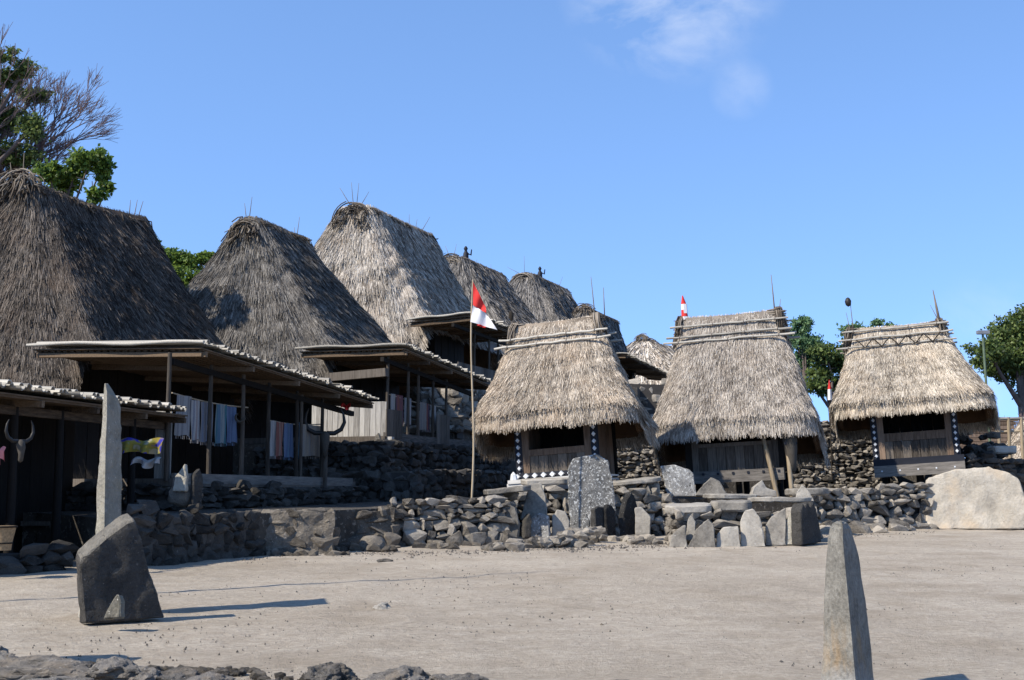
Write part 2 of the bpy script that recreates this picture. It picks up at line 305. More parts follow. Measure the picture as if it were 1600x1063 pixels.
def stone_wall(name, label, path, key='stone', s=(.36, .2), thick=.5, seed=1, lean=.06, group=None, big=.0, ragged=.1, core_mat='core', core_off=.16):
    """dry-stone wall along a path of (x, y, z_bottom, z_top); face on the right-hand side when walking along"""
    random.seed(seed); p = [Vector(q[:3]) for q in path]; root = thing(name, label, 'wall', Vector(p[0]), group)
    core = MB()
    for i in range(len(path)-1):
        a, b = path[i], path[i+1]; d = Vector((b[0]-a[0], b[1]-a[1], 0)); L = d.length; d.normalize(); nrm = Vector((d.y, -d.x, 0))
        o = Vector(p[0])
        vs = [Vector((a[0], a[1], a[2]-.2))-o-nrm*core_off, Vector((b[0], b[1], b[2]-.2))-o-nrm*core_off, Vector((b[0], b[1], b[3]-s[1]*.3))-o-nrm*core_off, Vector((a[0], a[1], a[3]-s[1]*.3))-o-nrm*core_off]
        vs += [q-nrm*thick for q in vs]
        core.add(vs, [(0, 1, 2, 3), (7, 6, 5, 4), (3, 2, 6, 7), (0, 3, 7, 4), (1, 5, 6, 2), (0, 4, 5, 1)])
        h0, h1 = a[3]-a[2], b[3]-b[2]; hm = max(h0, h1); z = 0.
        while z < hm:
            ch = s[1]*random.uniform(.7, 1.35)*(1+big*max(0, 1-z/hm*1.6)); x = random.uniform(-.3, 0)*s[0]
            while x < L:
                wd = s[0]*random.choice((.5, .7, .85, 1., 1.1, 1.3, 1.7))*random.uniform(.85, 1.15)*(1+big*.7*max(0, 1-z/hm*1.6)); xc = x+wd/2; f = min(1, max(0, xc/L)); h = h0+(h1-h0)*f+random.uniform(-ragged, ragged)*.6
                if z+ch*.4 < h and xc < L+wd*.3:
                    hz = ch*random.uniform(.85, 1.35)
                    pos = Vector((a[0]+(b[0]-a[0])*f, a[1]+(b[1]-a[1])*f, a[2]+(b[2]-a[2])*f+z+ch/2+random.uniform(-.12, .12)*ch))-nrm*(lean*z+random.uniform(-.05, .06))-o
                    e = Matrix.Rotation(math.atan2(d.y, d.x), 4, 'Z') @ Matrix.Rotation(random.uniform(-.16, .16), 4, 'Y') @ Matrix.Rotation(random.choice((0, math.pi)), 4, 'Z') @ Matrix.Rotation(random.uniform(-.2, .2), 4, 'X')
                    stone_at(root, pos, (wd*1.2, random.uniform(.3, .46)*(.6+s[0]), hz*1.2), e, key)
                x += wd*.98
            z += ch*.92
    co_ = core.build('wall_core', M[core_mat], root)
    if core_off < 0:
        bm = bmesh.new(); bm.from_mesh(co_.data); bmesh.ops.triangulate(bm, faces=bm.faces[:])
        for _ in range(5): bmesh.ops.subdivide_edges(bm, edges=[e for e in bm.edges if e.calc_length() > .16], cuts=1); bmesh.ops.triangulate(bm, faces=[f for f in bm.faces if len(f.verts) > 3])
        bmesh.ops.remove_doubles(bm, verts=bm.verts[:], dist=.001); bm.normal_update(); bm.to_mesh(co_.data); bm.free(); displace(co_.data, .07, 2.6, seed); co_.data.update()
    return root
def displace(me, amp, freq, seed=0, aniso=(1, 1, 1)):
    o = Vector((seed*3.7, seed*1.3, seed*.7)); nn = [v.normal.copy() for v in me.vertices]
    for v, n_ in zip(me.vertices, nn):
        q = Vector((v.co.x*aniso[0], v.co.y*aniso[1], v.co.z*aniso[2]))*freq+o
        v.co += n_*amp*(noise.noise(q)+.5*noise.noise(q*2.3)+.25*noise.noise(q*5.1))
def slab(name, label, cat, outline, d, thick, mat, yaw=0, lean=0, seed=0, amp=.02, freq=5, cuts=3, group=None, parent=None, base=None, side_lean=0, chamfer=0):
    """upright stone from an outline in photo pixels (bottom may sink), standing at depth d, real thickness; yaw turns it about its own foot"""
    if name == 'standing_stone' and 'big dark slab with' in label: outline = [(181+(x-181)*.88, y) for x, y in outline]
    bx_ = sum(p[0] for p in outline)/len(outline); by = max(p[1] for p in outline)
    o = P(bx_, by, d) if base is None else Vector(base); k = d/F
    bm = bmesh.new(); c = math.cos(yaw)
    vs = [bm.verts.new(((px-bx_)*k/c, -thick/2, (by-py)*k)) for px, py in outline]
    f = bm.faces.new(vs); r_ = bmesh.ops.extrude_face_region(bm, geom=[f])
    for v in r_['geom']:
        if isinstance(v, bmesh.types.BMVert): v.co.y += thick; v.co.x *= .96; v.co.z *= .985
    if chamfer:
        for v in bm.verts:
            if v.co.y < 0 and v.co.z > .25: v.co.z -= chamfer
    bmesh.ops.recalc_face_normals(bm, faces=bm.faces[:])
    bmesh.ops.bevel(bm, geom=bm.edges[:], offset=min(.018, thick*.15), segments=1, affect='EDGES')
    stp = .075*max(.75, d/26)
    for ax in (0, 2):
        lo_, hi_ = min(v.co[ax] for v in bm.verts), max(v.co[ax] for v in bm.verts); no = [0, 0, 0]; no[ax] = 1; q_ = lo_+stp*.6
        while q_ < hi_-stp*.3:
            cc = [0, 0, 0]; cc[ax] = q_; bmesh.ops.bisect_plane(bm, geom=bm.verts[:]+bm.edges[:]+bm.faces[:], plane_co=cc, plane_no=no, dist=1e-5); q_ += stp
    bmesh.ops.triangulate(bm, faces=[f for f in bm.faces if len(f.verts) > 4])
    bm.normal_update(); me = bpy.data.meshes.new(name); bm.to_mesh(me); bm.free(); displace(me, amp, freq, seed+1); displace(me, amp*.35, freq*3.7, seed+8)
    me.update(); me.shade_smooth(); me.set_sharp_from_angle(angle=R(35))
    ob = link(name, me, M[mat]); ob.matrix_world = Matrix.Translation(o) @ Matrix.Rotation(yaw, 4, 'Z') @ Matrix.Rotation(lean, 4, 'X')
    if parent is None: tag(ob, label, cat, group)
    return ob
def rock(name, label, cat, pos, size, mat, seed=0, sub=4, amp=.16, rotz=0, group=None, cutn=7):
    bm = bmesh.new(); bmesh.ops.create_icosphere(bm, subdivisions=sub, radius=.5); rn = random.Random(seed)
    for _ in range(cutn):
        n_ = Vector((rn.uniform(-1, 1), rn.uniform(-1, 1), rn.uniform(-.5, 1))).normalized(); h = rn.uniform(.3, .43)
        for v in bm.verts:
            q = v.co.dot(n_)
            if q > h: v.co -= n_*(q-h)*.92
    bm.normal_update(); me = bpy.data.meshes.new(name); bm.to_mesh(me); bm.free(); displace(me, amp*.5, 2.2, seed); displace(me, amp*.22, 7, seed+5)
    me.update(); me.shade_smooth(); me.set_sharp_from_angle(angle=R(28))
    ob = link(name, me, M[mat]); ob.matrix_world = Matrix.Translation(pos) @ Matrix.Rotation(rotz, 4, 'Z') @ Matrix.Diagonal((*size, 1))
    if label: tag(ob, label, cat, group)
    return ob
def table_slab(name, label, px0, px1, py, d, thick, depth, mat='slab', seed=0, tilt=0, group=None):
    """flat-lying stone: front edge from px0 to px1 with its top at py"""
    a, b = P(px0, py, d), P(px1, py-tilt, d); rn = random.Random(seed); bm = bmesh.new(); L = (b-a).length; n = 11; vs = []
    ring = []
    for i in range(n):
        q = 2*math.pi*i/n; ring.append((L/2*math.copysign(abs(math.cos(q))**.55, math.cos(q))*rn.uniform(.92, 1.06), depth/2*math.copysign(abs(math.sin(q))**.55, math.sin(q))*rn.uniform(.85, 1.1)))
    vs = [bm.verts.new((x, y, -thick)) for x, y in ring]; f = bm.faces.new(vs); r_ = bmesh.ops.extrude_face_region(bm, geom=[f])
    for v in r_['geom']:
        if isinstance(v, bmesh.types.BMVert): v.co.z += thick; v.co.x *= 1.02
    bmesh.ops.recalc_face_normals(bm, faces=bm.faces[:]); bmesh.ops.bevel(bm, geom=bm.edges[:], offset=thick*.18, segments=1, affect='EDGES')
    bmesh.ops.triangulate(bm, faces=bm.faces[:])
    for _ in range(2): bmesh.ops.subdivide_edges(bm, edges=[e for e in bm.edges if e.calc_length() > .12], cuts=1); bmesh.ops.triangulate(bm, faces=[f for f in bm.faces if len(f.verts) > 3])
    bm.normal_update(); me = bpy.data.meshes.new(name); bm.to_mesh(me); bm.free(); displace(me, .025, 5, seed); me.update(); me.shade_smooth(); me.set_sharp_from_angle(angle=R(30))
    ob = link(name, me, M[mat]); mid = (a+b)/2; ob.matrix_world = Matrix.Translation(mid+Vector((0, depth/2, 0))) @ Matrix.Rotation(-math.atan2(b.z-a.z, b.x-a.x), 4, 'Y') @ Matrix.Rotation(rn.uniform(-.05, .05), 4, 'X')
    return tag(ob, label, 'stone slab', group)
def loft(name, label, sections, mat, seed=0, amp=.012, group=None, base=None, cuts=2, freq=6):
    """stone from closed cross-sections (lists of world points), bottom to top"""
    o = Vector(base) if base else sum((Vector(p) for p in sections[0]), Vector())/len(sections[0]); bm = bmesh.new(); n = len(sections[0])
    rings = [[bm.verts.new(Vector(p)-o) for p in s_] for s_ in sections]
    for r0, r1 in zip(rings, rings[1:]):
        for j in range(n): bm.faces.new((r0[j], r0[(j+1) % n], r1[(j+1) % n], r1[j]))
    bm.faces.new(list(reversed(rings[0]))); bm.faces.new(rings[-1]); bmesh.ops.recalc_face_normals(bm, faces=bm.faces[:])
    bmesh.ops.triangulate(bm, faces=bm.faces[:])
    for _ in range(cuts+2):
        L = [e for e in bm.edges if e.calc_length() > .07]
        if L: bmesh.ops.subdivide_edges(bm, edges=L, cuts=1); bmesh.ops.triangulate(bm, faces=[f for f in bm.faces if len(f.verts) > 3])
    bm.normal_update(); me = bpy.data.meshes.new(name); bm.to_mesh(me); bm.free(); displace(me, amp, freq, seed+1); me.update(); me.shade_smooth(); me.set_sharp_from_angle(angle=R(30))
    ob = link(name, me, M[mat]); ob.matrix_world = Matrix.Translation(o); return tag(ob, label, 'standing stone', group)
# --- thatch
def thatch(parent, mat, ab, at_, bb, bt, zt, zb, shift=(0, 0), n=20000, ln=.35, wd=.02, seed=0, flare=.5, thick=.25, pw=(7, 4), sag=0., bump_=.06, under='th_under', fringe=1.0, name='thatch', fringe_n=None, skirt=0.):
    """hipped thatch: half sizes ab x bb at the eave narrowing to at_ x bt at the ridge; zb(s) gives the eave height round the roof"""
    r = np.random.default_rng(seed)
    def S(s, t_, off=0.):
        q = 1-t_; g = (1-flare)*q+flare*q*q-skirt*np.maximum(0, q-.88)
        # upright band at the ridge
        a = at_+(ab-at_)*g+off; b = bt+(bb-bt)*g+off; e = pw[1]+(pw[0]-pw[1])*np.clip(q, 0, 1)
        c_, s_ = np.cos(s), np.sin(s); nr_ = (np.abs(c_)**e+np.abs(s_)**e)**(1/e); x = a*c_/nr_; y = b*s_/nr_
        z0 = zb(s); z = z0+(zt-z0)*t_
        x = x+shift[0]*t_; y = y+shift[1]*t_; z = z-sag*np.exp(-(x/(at_+.01))**2*1.4)*t_**3
        d = bump_*wob(s*ab*.9, t_*(zt)*1.0, seed+3)*np.minimum(1, q*4+.3)
        ll = np.sqrt(x*x+y*y)+1e-6; return np.stack([x+d*x/ll, y+d*y/ll, z], -1)
    # shell
    ns, ntt = 96, 22; s = np.linspace(0, 2*np.pi, ns, endpoint=False); tt = np.linspace(0, 1, ntt)
    # even spacing round the rounded rectangle
    ss = np.linspace(0, 2*np.pi, 2001); q = S(ss, np.zeros_like(ss)); arc = np.concatenate([[0], np.cumsum(np.linalg.norm(np.diff(q, axis=0), axis=1))]); per = arc[-1]
    inv = lambda u: np.interp(u*per, arc, ss)
    s = inv(np.linspace(0, 1, ns, endpoint=False)); V = [S(s, np.full(ns, k)) for k in tt]; V = np.concatenate(V)
    inn = np.concatenate([S(s, np.full(ns, k), -thick*(.65+.35*k)) for k in tt[:-4]])
    Fq = []
    for i in range(ntt-1):
        for j in range(ns): Fq.append((i*ns+j, i*ns+(j+1) % ns, (i+1)*ns+(j+1) % ns, (i+1)*ns+j))
    k0 = len(V); V = np.concatenate([V, inn]); m_ = ntt-4
    for i in range(m_-1):
        for j in range(ns): Fq.append((k0+(i+1)*ns+j, k0+(i+1)*ns+(j+1) % ns, k0+i*ns+(j+1) % ns, k0+i*ns+j))
    for j in range(ns): Fq.append((k0+j, k0+(j+1) % ns, (j+1) % ns, j))
    top = (ntt-1)*ns
    for j in range(ns//2-1): Fq.append((top+j, top+j+1, top+ns-2-j, top+ns-1-j))
    rn = np.full(len(V), .12); rn[k0:] = .4
    ob = link(name, np_mesh(name, V, Fq, rn), M[mat], parent)
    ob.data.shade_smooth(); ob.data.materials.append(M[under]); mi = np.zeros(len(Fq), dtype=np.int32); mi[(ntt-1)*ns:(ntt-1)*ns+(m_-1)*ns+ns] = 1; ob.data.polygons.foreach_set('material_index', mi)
    # straw
    tq = 1-np.sqrt(r.random(n*2)); hi_ = r.random(n*2) < .2; tq = np.where(hi_, r.uniform(.55, 1.02, n*2), tq); keep = r.random(n*2) < .6+.4*(1-tq); tq = (tq[keep][:n]); nn = len(tq)
    sq = inv(r.random(nn)); p = S(sq, tq, .0); eps = .02
    dn = S(sq, np.maximum(tq-eps, -.05))-S(sq, tq+eps*.5); dn /= np.linalg.norm(dn, axis=1)[:, None]+1e-9
    sd = S(sq+.01, tq)-S(sq-.01, tq); sd /= np.linalg.norm(sd, axis=1)[:, None]+1e-9
    nm = np.cross(dn, sd); nm *= -1; flip = np.sum(nm*(p-np.array([0, 0, zt*.4])), axis=1) < 0; nm[flip] *= -1
    L = ln*r.uniform(.35, 1.6, nn)[:, None]; W = wd*r.uniform(.6, 1.4, nn)[:, None]; j = r.normal(0, .1, nn)[:, None]
    d2 = dn+sd*j; tip = p+d2*L+nm*(r.uniform(.0, .22, nn)[:, None]*L*.5+.006); root = p-nm*.02; tw = nm*(r.normal(0, .5, nn)[:, None])
    sv = sd+tw; sv /= np.linalg.norm(sv, axis=1)[:, None]
    V = np.stack([root-sv*W, root+sv*W, tip+sv*W*.55, tip-sv*W*.55], 1).reshape(-1, 3); Fq = np.arange(nn*4).reshape(-1, 4)
    # groups of straw share a tone
    tone = np.clip(.5+.2*wob(sq*ab*9, tq*9, seed+9)+r.normal(0, .3, nn), 0, 1)
    so_ = link('straw', np_mesh('straw', V, Fq, np.repeat(tone, 4)), M[mat], ob, None, 'stuff')
    # ragged eave
    fn = int((fringe_n or per*260)*fringe); sq = inv(r.random(fn)); dep = r.random(fn)**1.3; p = np.stack([S(sq[i:i+1], np.zeros(1), -thick*.7*dep[i])[0] for i in range(0)], 0) if False else S(sq, np.full(fn, .035))
    pin = S(sq, np.full(fn, .02), -thick*.65); p = p+(pin-p)*dep[:, None]
    dn = S(sq, np.zeros(fn))-S(sq, np.full(fn, .06)); dn /= np.linalg.norm(dn, axis=1)[:, None]; dn[:, 2] -= .35; sd = S(sq+.01, np.zeros(fn))-S(sq-.01, np.zeros(fn)); sd /= np.linalg.norm(sd, axis=1)[:, None]+1e-9
    L = ln*r.uniform(.3, .85, fn)[:, None]*(1.05-.5*dep[:, None]); W = wd*r.uniform(.7, 1.4, fn)[:, None]; tip = p+(dn+sd*r.normal(0, .14, fn)[:, None])*L
    V = np.stack([p-sd*W, p+sd*W, tip+sd*W*.5, tip-sd*W*.5], 1).reshape(-1, 3)
    link('eave_fringe', np_mesh('eave_fringe', V, np.arange(fn*4).reshape(-1, 4), np.repeat(np.clip(r.normal(.5, .3, fn), 0, 1), 4)), M[mat], ob, None, 'stuff')
    return ob
def sticks_mesh(name, segs, n=5, attr=None):
    mb = MB(); vals = []
    for pts, r0, val in segs:
        k = len(mb.v); mb.tube(pts, r0, n); vals += [val]*(len(mb.v)-k)
    me = bpy.data.meshes.new(name); me.from_pydata(mb.v, [], mb.f); me.update()
    a = me.attributes.new('rnd', 'FLOAT', 'POINT'); a.data.foreach_set('value', np.array(vals, dtype=np.float32)); me.shade_smooth(); return me
def ridge_bundle(parent, x0, zc, y0, rad, seed, dirx=-1, length=.55, hang=1.0, n=70):
    """arched bundle of sticks that closes the end of a ridge"""
    rn = random.Random(seed); segs = []
    for i in range(int(n*1.1)):
        r_ = rad*rn.uniform(.55, 1.1); a0 = R(rn.uniform(-25, 130)); a1 = a0+R(rn.uniform(35, 95)); xx = x0-dirx*length*rn.uniform(-.3, 1); oy, oz = rn.uniform(-.1, .1), rn.uniform(-.1, .06); pts = []
        for k in range(6):
            a = a0+(a1-a0)*k/5; pts.append((xx+rn.uniform(-.025, .025), y0+oy+math.cos(a)*r_*.82+rn.uniform(-.02, .02), zc+oz+math.sin(a)*r_*.82))
        segs.append((pts, rn.uniform(.01, .024), rn.random()))
    for i in range(n):
        a = R(rn.uniform(-15, 195)); r_ = rad*rn.uniform(.3, 1.0); p = Vector((x0+dirx*rn.uniform(-.1, .1), y0+math.cos(a)*r_*.85, zc+math.sin(a)*r_*.7))
        q = p+Vector((dirx*rn.uniform(.08, .3), math.cos(a)*rn.uniform(.0, .25), rn.uniform(-.45, -.05)*hang)); segs.append(([p, q], rn.uniform(.01, .022), rn.random()))
    return link('ridge_bundle', sticks_mesh('ridge_bundle', segs), M['stick'], parent, None, 'stuff')
def spike(parent, p, h, lean=(0, 0), r=.016, mat='stick', name='ridge_spike', tipr=.4):
    p = Vector(p); q = p+Vector((lean[0], lean[1], h)); me = sticks_mesh(name, [([p, (p+q)/2, q], [r, r*.8, r*tipr], .6)], 6); return link(name, me, M[mat], parent)

# ------------------------------------------------------------------ setting: plaza and terraces
def struct(o): o['kind'] = 'structure'; return o
def gridc(lo, a, b, hi, fine, coarse_n):
    return np.concatenate([np.geomspace(1, abs(lo-a)+1, coarse_n)[::-1]*-1+1+a, np.arange(a+fine, b, fine), np.geomspace(1, hi-b+1, coarse_n)-1+b])
gx = gridc(-400, -13, 17, 400, .16, 14); gy = gridc(-100, 7, 34, 700, .16, 16)
XX, YY = np.meshgrid(gx, gy); ZZ = SL*np.minimum(YY, 60)
ins = smst(XX, -16, -12)*(1-smst(XX, 16, 22))*smst(YY, 3, 7)*(1-smst(YY, 34, 40))
ZZ = ZZ+ins*(.022*wob(XX*.55, YY*.55, 4)+.012*wob(XX*2.2, YY*2.2, 5)+.011*wob(XX*5, YY*5, 6))
sb = G(183, 966); ZZ = ZZ+.05*np.exp(-((XX-sb.x)**2/.5**2+(YY-sb.y-.1)**2/.3**2)**1.5)
nx_, ny_ = len(gx), len(gy); V = np.stack([XX, YY, ZZ], -1).reshape(-1, 3); I = np.arange(nx_*ny_).reshape(ny_, nx_)
gf = np.stack([I[:-1, :-1], I[:-1, 1:], I[1:, 1:], I[1:, :-1]], -1).reshape(-1, 4)
g = link('ground', np_mesh('ground', V, gf), M['dust']); g.data.shade_smooth(); struct(g)
def terrace(name, poly, top, mat='earth'):
    n = len(poly); mb = MB(); zt = [top(x, y) if callable(top) else top for x, y in poly]
    mb.add([(x, y, z) for (x, y), z in zip(poly, zt)]+[(x, y, -.6) for x, y in poly], [tuple(range(n))]+[(i, n+i, n+(i+1) % n, (i+1) % n) for i in range(n)])
    o = mb.build(name, M[mat]); bm = bmesh.new(); bm.from_mesh(o.data); bmesh.ops.recalc_face_normals(bm, faces=bm.faces[:]); bm.to_mesh(o.data); bm.free(); return struct(o)
def XY(px, d): q = P(px, 700, d); return (q.x, q.y)
TH = 20; UU = Vector((math.sin(R(TH)), math.cos(R(TH)), 0)); VV = Vector((-math.cos(R(TH)), math.sin(R(TH)), 0))
terrace('hut_terrace', [XY(215, 21.2), XY(400, 23.6), XY(612, 26.1), XY(792, 27.8), XY(800, 30.3), XY(1040, 31.2), XY(1262, 32.4), XY(1452, 34.2), XY(1640, 39), (60, 60), (60, 140), (-70, 140), (-70, 40), XY(60, 24)], lambda x, y: 1.17+.03*(min(y, 40)-22))

# ------------------------------------------------------------------ bamboo verandah roofs and row houses
def half_pipe(L=1.0, r=.052, th=.011, n=7):
    mb = MB(); k = n+1
    for x in (0, L):
        for rr in (r, r-th):
            for j in range(k):
                a = math.pi*j/n; mb.v.append((x, math.cos(a)*rr, math.sin(a)*rr))
    for j in range(n):
        mb.f += [(j, j+1, 2*k+j+1, 2*k+j), (k+j+1, k+j, 3*k+j, 3*k+j+1), (j+1, j, k+j, k+j+1), (2*k+j, 2*k+j+1, 3*k+j+1, 3*k+j)]
    mb.f += [(0, 2*k, 3*k, k), (k-1, 2*k-1, 4*k-1, 3*k-1)]
    me = mb.mesh('bamboo_tile', 50); me.materials.append(M['bamboo']); return me
TILE = half_pipe()
def verandah(root, E1, E2, I1, I2, pitch=.17, seed=0, rake=True, r=.062):
    rn = random.Random(seed); L = (E2-E1).length; n = int(L/pitch*2)
    mb = MB(); dn = Vector((0, 0, -.075))
    mb.add([E1+dn, E2+dn, I2+dn, I1+dn, E1+dn*1.35, E2+dn*1.35, I2+dn*1.35, I1+dn*1.35], [(0, 1, 2, 3), (7, 6, 5, 4), (0, 4, 5, 1), (1, 5, 6, 2), (2, 6, 7, 3), (3, 7, 4, 0)])
    k = int((I1-E1).length/.16)
    for i in range(k):
        f = (i+.5)/k; a = E1+(I1-E1)*f; b = E2+(I2-E2)*f; mb.bar(a+Vector((.1, 0, -.12)), b+Vector((-.05, 0, -.12)), .1, .035)
    deck = mb.build('verandah_roof', M['batten'], root)
    for f in (0.02, .25, .5, .75, .98):
        a = E1+(E2-E1)*f; b = I1+(I2-I1)*f; MB().bar(a+Vector((0, -.02, -.19)), b+Vector((0, 0, -.19)), .08, .1).build('rafter', M['batten'], root)
    for i in range(n):
        f = (i+.5)/n; a = E1+(E2-E1)*f; b = I1+(I2-I1)*f; up = i % 2; ext = rn.uniform(-.04, .14)
        if rn.random() < .1: ext += rn.uniform(.05, .2)
        d = (a-b).normalized(); a = a+d*ext; X = d; Y = Vector((1, 0, 0)); Z = X.cross(Y).normalized(); Y = Z.cross(X)
        if Z.z < 0: Z = -Z; Y = -Y
        if not up: Z = -Z; Y = -Y
        s_ = r/.062*rn.uniform(.85, 1.15); q = b+Vector((rn.uniform(-.015, .015), 0, .035*up+rn.uniform(-.01, .02)+(0.045 if not up else 0)))
        mw = Matrix(((X.x*(a-b).length, Y.x*s_, Z.x*s_, q.x), (X.y*(a-b).length, Y.y*s_, Z.y*s_, q.y), (X.z*(a-b).length, Y.z*s_, Z.z*s_, q.z), (0, 0, 0, 1)))
        link('bamboo_tile', TILE, None, deck, mw)
    if rake:
        a, b = E1+Vector((-.07, -.1, .02)), I1+Vector((-.07, .1, .02)); pts = [a+(b-a)*i/10+Vector((0, 0, .02*math.sin(i*1.1))) for i in range(11)]
        MB().tube(pts, [.034, .035, .038, .035, .04, .037, .036, .038, .036, .034, .033], 9).build('edge_bamboo', M['bamboo'], root, 60)
        MB().bar(E1+Vector((.1, .05, -.2)), I1+Vector((.1, -.1, -.2)), .06, .09).build('edge_rafter', M['batten'], root)
    return deck
HM = lambda o: Matrix.Translation(o) @ Matrix.Rotation(R(90-TH), 4, 'Z')
def on_line(P0, px, py):
    x = (px-CX)/F; # find point P0+s*UU seen in column px (depth along view axis includes pitch)
    lo, hi = -20., 60.
    for _ in range(60):
        s_ = (lo+hi)/2; q = P0+UU*s_; zz = P(px, py, q.y)
        if q.x < zz.x: lo = s_
        else: hi = s_
    q = P0+UU*s_; return Vector((q.x, q.y, P(px, py, q.y).z))
def planks(root, name, a, b, z0, z1, wd=.22, mat='plank', seed=0, gap=.012, th=.03):
    rn = random.Random(seed); a, b = Vector(a), Vector(b); d = b-a; L = d.length; d.normalize(); n = max(1, int(L/wd)); nr = Vector((d.y, -d.x, 0))
    for i in range(n):
        p, q = a+d*(L*i/n+gap/2), a+d*(L*(i+1)/n-gap/2); o = nr*rn.uniform(-.008, .008)
        zz0 = z0 if not callable(z0) else z0((i+.5)/n); zz1 = z1 if not callable(z1) else z1((i+.5)/n)
        mb = MB(); vs = [p+o, q+o, q+o-nr*th, p+o-nr*th]; mb.add([Vector((v.x, v.y, zz0)) for v in vs]+[Vector((v.x, v.y, zz1+rn.uniform(-.006, .006))) for v in vs], [(3, 2, 1, 0), (4, 5, 6, 7), (0, 1, 5, 4), (1, 2, 6, 5), (2, 3, 7, 6), (3, 0, 4, 7)])
        mb.build(name, M[mat], root)
def house(label, E1, d1, E2, inner, R1, dR, R2, floor, mat, seed, near_z, u0, u1, v0=None, posts=(), n=30000, straw=(.42, .028), flare=.12, side_w=None, spikes=(), bund=.6, deep=None, sag=.12, tiles=True, pitch=.17, detail=True, raise_=None, bt=.22, frin=1, vsh=.5):
    e1 = P(*E1, d1); root = thing('thatched_house', label, 'house', HM(Vector((e1.x, e1.y, floor))), 'thatched houses in the row'); inv = root.matrix_world.inverted()
    e2 = on_line(e1, *E2); i1 = None; lo, hi = .2, 9.
    for _ in range(50):
        s_ = (lo+hi)/2; q = e1+VV*s_
        if q.x > P(*inner, q.y).x: lo = s_
        else: hi = s_
    q = e1+VV*s_; i1 = Vector((q.x, q.y, P(*inner, q.y).z)); r1 = P(*R1, dR); r2 = on_line(r1, *R2)
    e1, e2, i1, r1, r2 = (inv @ x for x in (e1, e2, i1, r1, r2)); i2 = Vector((e2.x, i1.y, i1.z+(e2.z-e1.z)*.6))
    vI = i1.y
    if detail:
        verandah(root, e1, e2, i1, i2, pitch, seed)
    vv0 = vI-.25 if v0 is None else v0; vR = r1.y; bb = vR-vv0+vsh; vC = vR+vsh; cu = (u0+u1)/2; zr = (r1.z+r2.z)/2; zs = (i1.z+.12 if raise_ is None else raise_); 
    zb = lambda s: near_z+(zs-near_z)*smst(-np.sin(s), .7, .78) + .05*wob(s*5, s*0, seed)
    sub = thing_child = bpy.data.objects.new('thatch_root', None) if False else None
    ob = thatch(root, mat, (u1-u0)/2, abs(r2.x-r1.x)/2, bb, bt, zr, zb, ((r1.x+r2.x)/2-cu, -vsh), n, straw[0], straw[1], seed, flare, .32, (10, 10), sag, .08, fringe=frin)
    ob.location = (cu, vC, 0)
    # ridge: end bundle, cap of cross-laid straw, spikes
    ridge_bundle(root, r1.x-.16, r1.z-bund*.72, vR, bund, seed, -1, .45)
    rn = random.Random(seed+2); segs = []
    for i in range(90):
        f = rn.random(); x = r1.x+(r2.x-r1.x)*f; z = zr-sag*math.exp(-((f-.5)*2)**2*1.4)+rn.uniform(-.02, .07); w_ = rn.uniform(.15, .42); zz = z-w_*rn.uniform(.7, 1.2)
        sg = rn.choice((-1, 1)); segs.append(([(x, vR+.02*sg, z+.03), (x+rn.uniform(-.1, .1), vR-sg*(bt+.06), z-.12), (x+rn.uniform(-.15, .15), vR-sg*(bt+.12+w_*.2), zz)], rn.uniform(.012, .024), rn.random()*.7))
    for y_ in (-.12, 0., .1):
        segs.append(([(r1.x+(r2.x-r1.x)*k/8, vR+y_+rn.uniform(-.03, .03), zr+.06-sag*math.exp(-((k/8-.5)*2)**2*1.4)+rn.uniform(-.03, .03)) for k in range(9)], .03, .5))
    link('ridge_cap', sticks_mesh('ridge_cap', segs), M['stick'], root, None, 'stuff')
    for f, h, lx, ly in spikes: spike(root, (r1.x+(r2.x-r1.x)*f, vR, zr-.15), h+.15, (lx, ly))
    return root, dict(e1=e1, e2=e2, i1=i1, i2=i2, r1=r1, r2=r2, vR=vR, inv=inv)

def porch(root, D, floor_t, sill_px, post_u, sill_v=.55, wall_v=None, bench=True, seed=0, floor_th=.16, near_wall=None, sill_mat='beam', u_far=None, back_top=None):
    """posts, floor, sill and inner plank wall under a verandah"""
    e1, e2, i1 = D['e1'], D['e2'], D['i1']; uE = u_far or e2.x; wv = wall_v or i1.y
    MB().box((-.1, sill_v-.05, -floor_th), (uE, wv+4.2, -.004)).build('floor', M['plank'], root)
    for u in post_u:
        zt = e1.z+(e2.z-e1.z)*u/e2.x+(i1.z-e1.z)*sill_v/i1.y-.2
        MB().tube([(u, sill_v+.06, -.05), (u+random.uniform(-.03, .03), sill_v+.06, zt*.5), (u, sill_v+.06, zt)], [.05, .045, .042], 8).build('post', M['post'], root, 60)
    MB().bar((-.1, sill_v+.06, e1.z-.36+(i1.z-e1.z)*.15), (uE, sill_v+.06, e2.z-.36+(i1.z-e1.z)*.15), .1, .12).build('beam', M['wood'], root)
    MB().bar((-.05, sill_v-.02, .0), (uE*.98, sill_v-.02, -.02), .08, .2).build('sill', M[sill_mat], root)
    bt_ = back_top or i1.z-.1
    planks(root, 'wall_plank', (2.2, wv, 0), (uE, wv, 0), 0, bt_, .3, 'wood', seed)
    planks(root, 'wall_plank', (2.2, wv+5, 0), (2.2, wv-.02, 0), 0, bt_, .3, 'wood', seed+1)

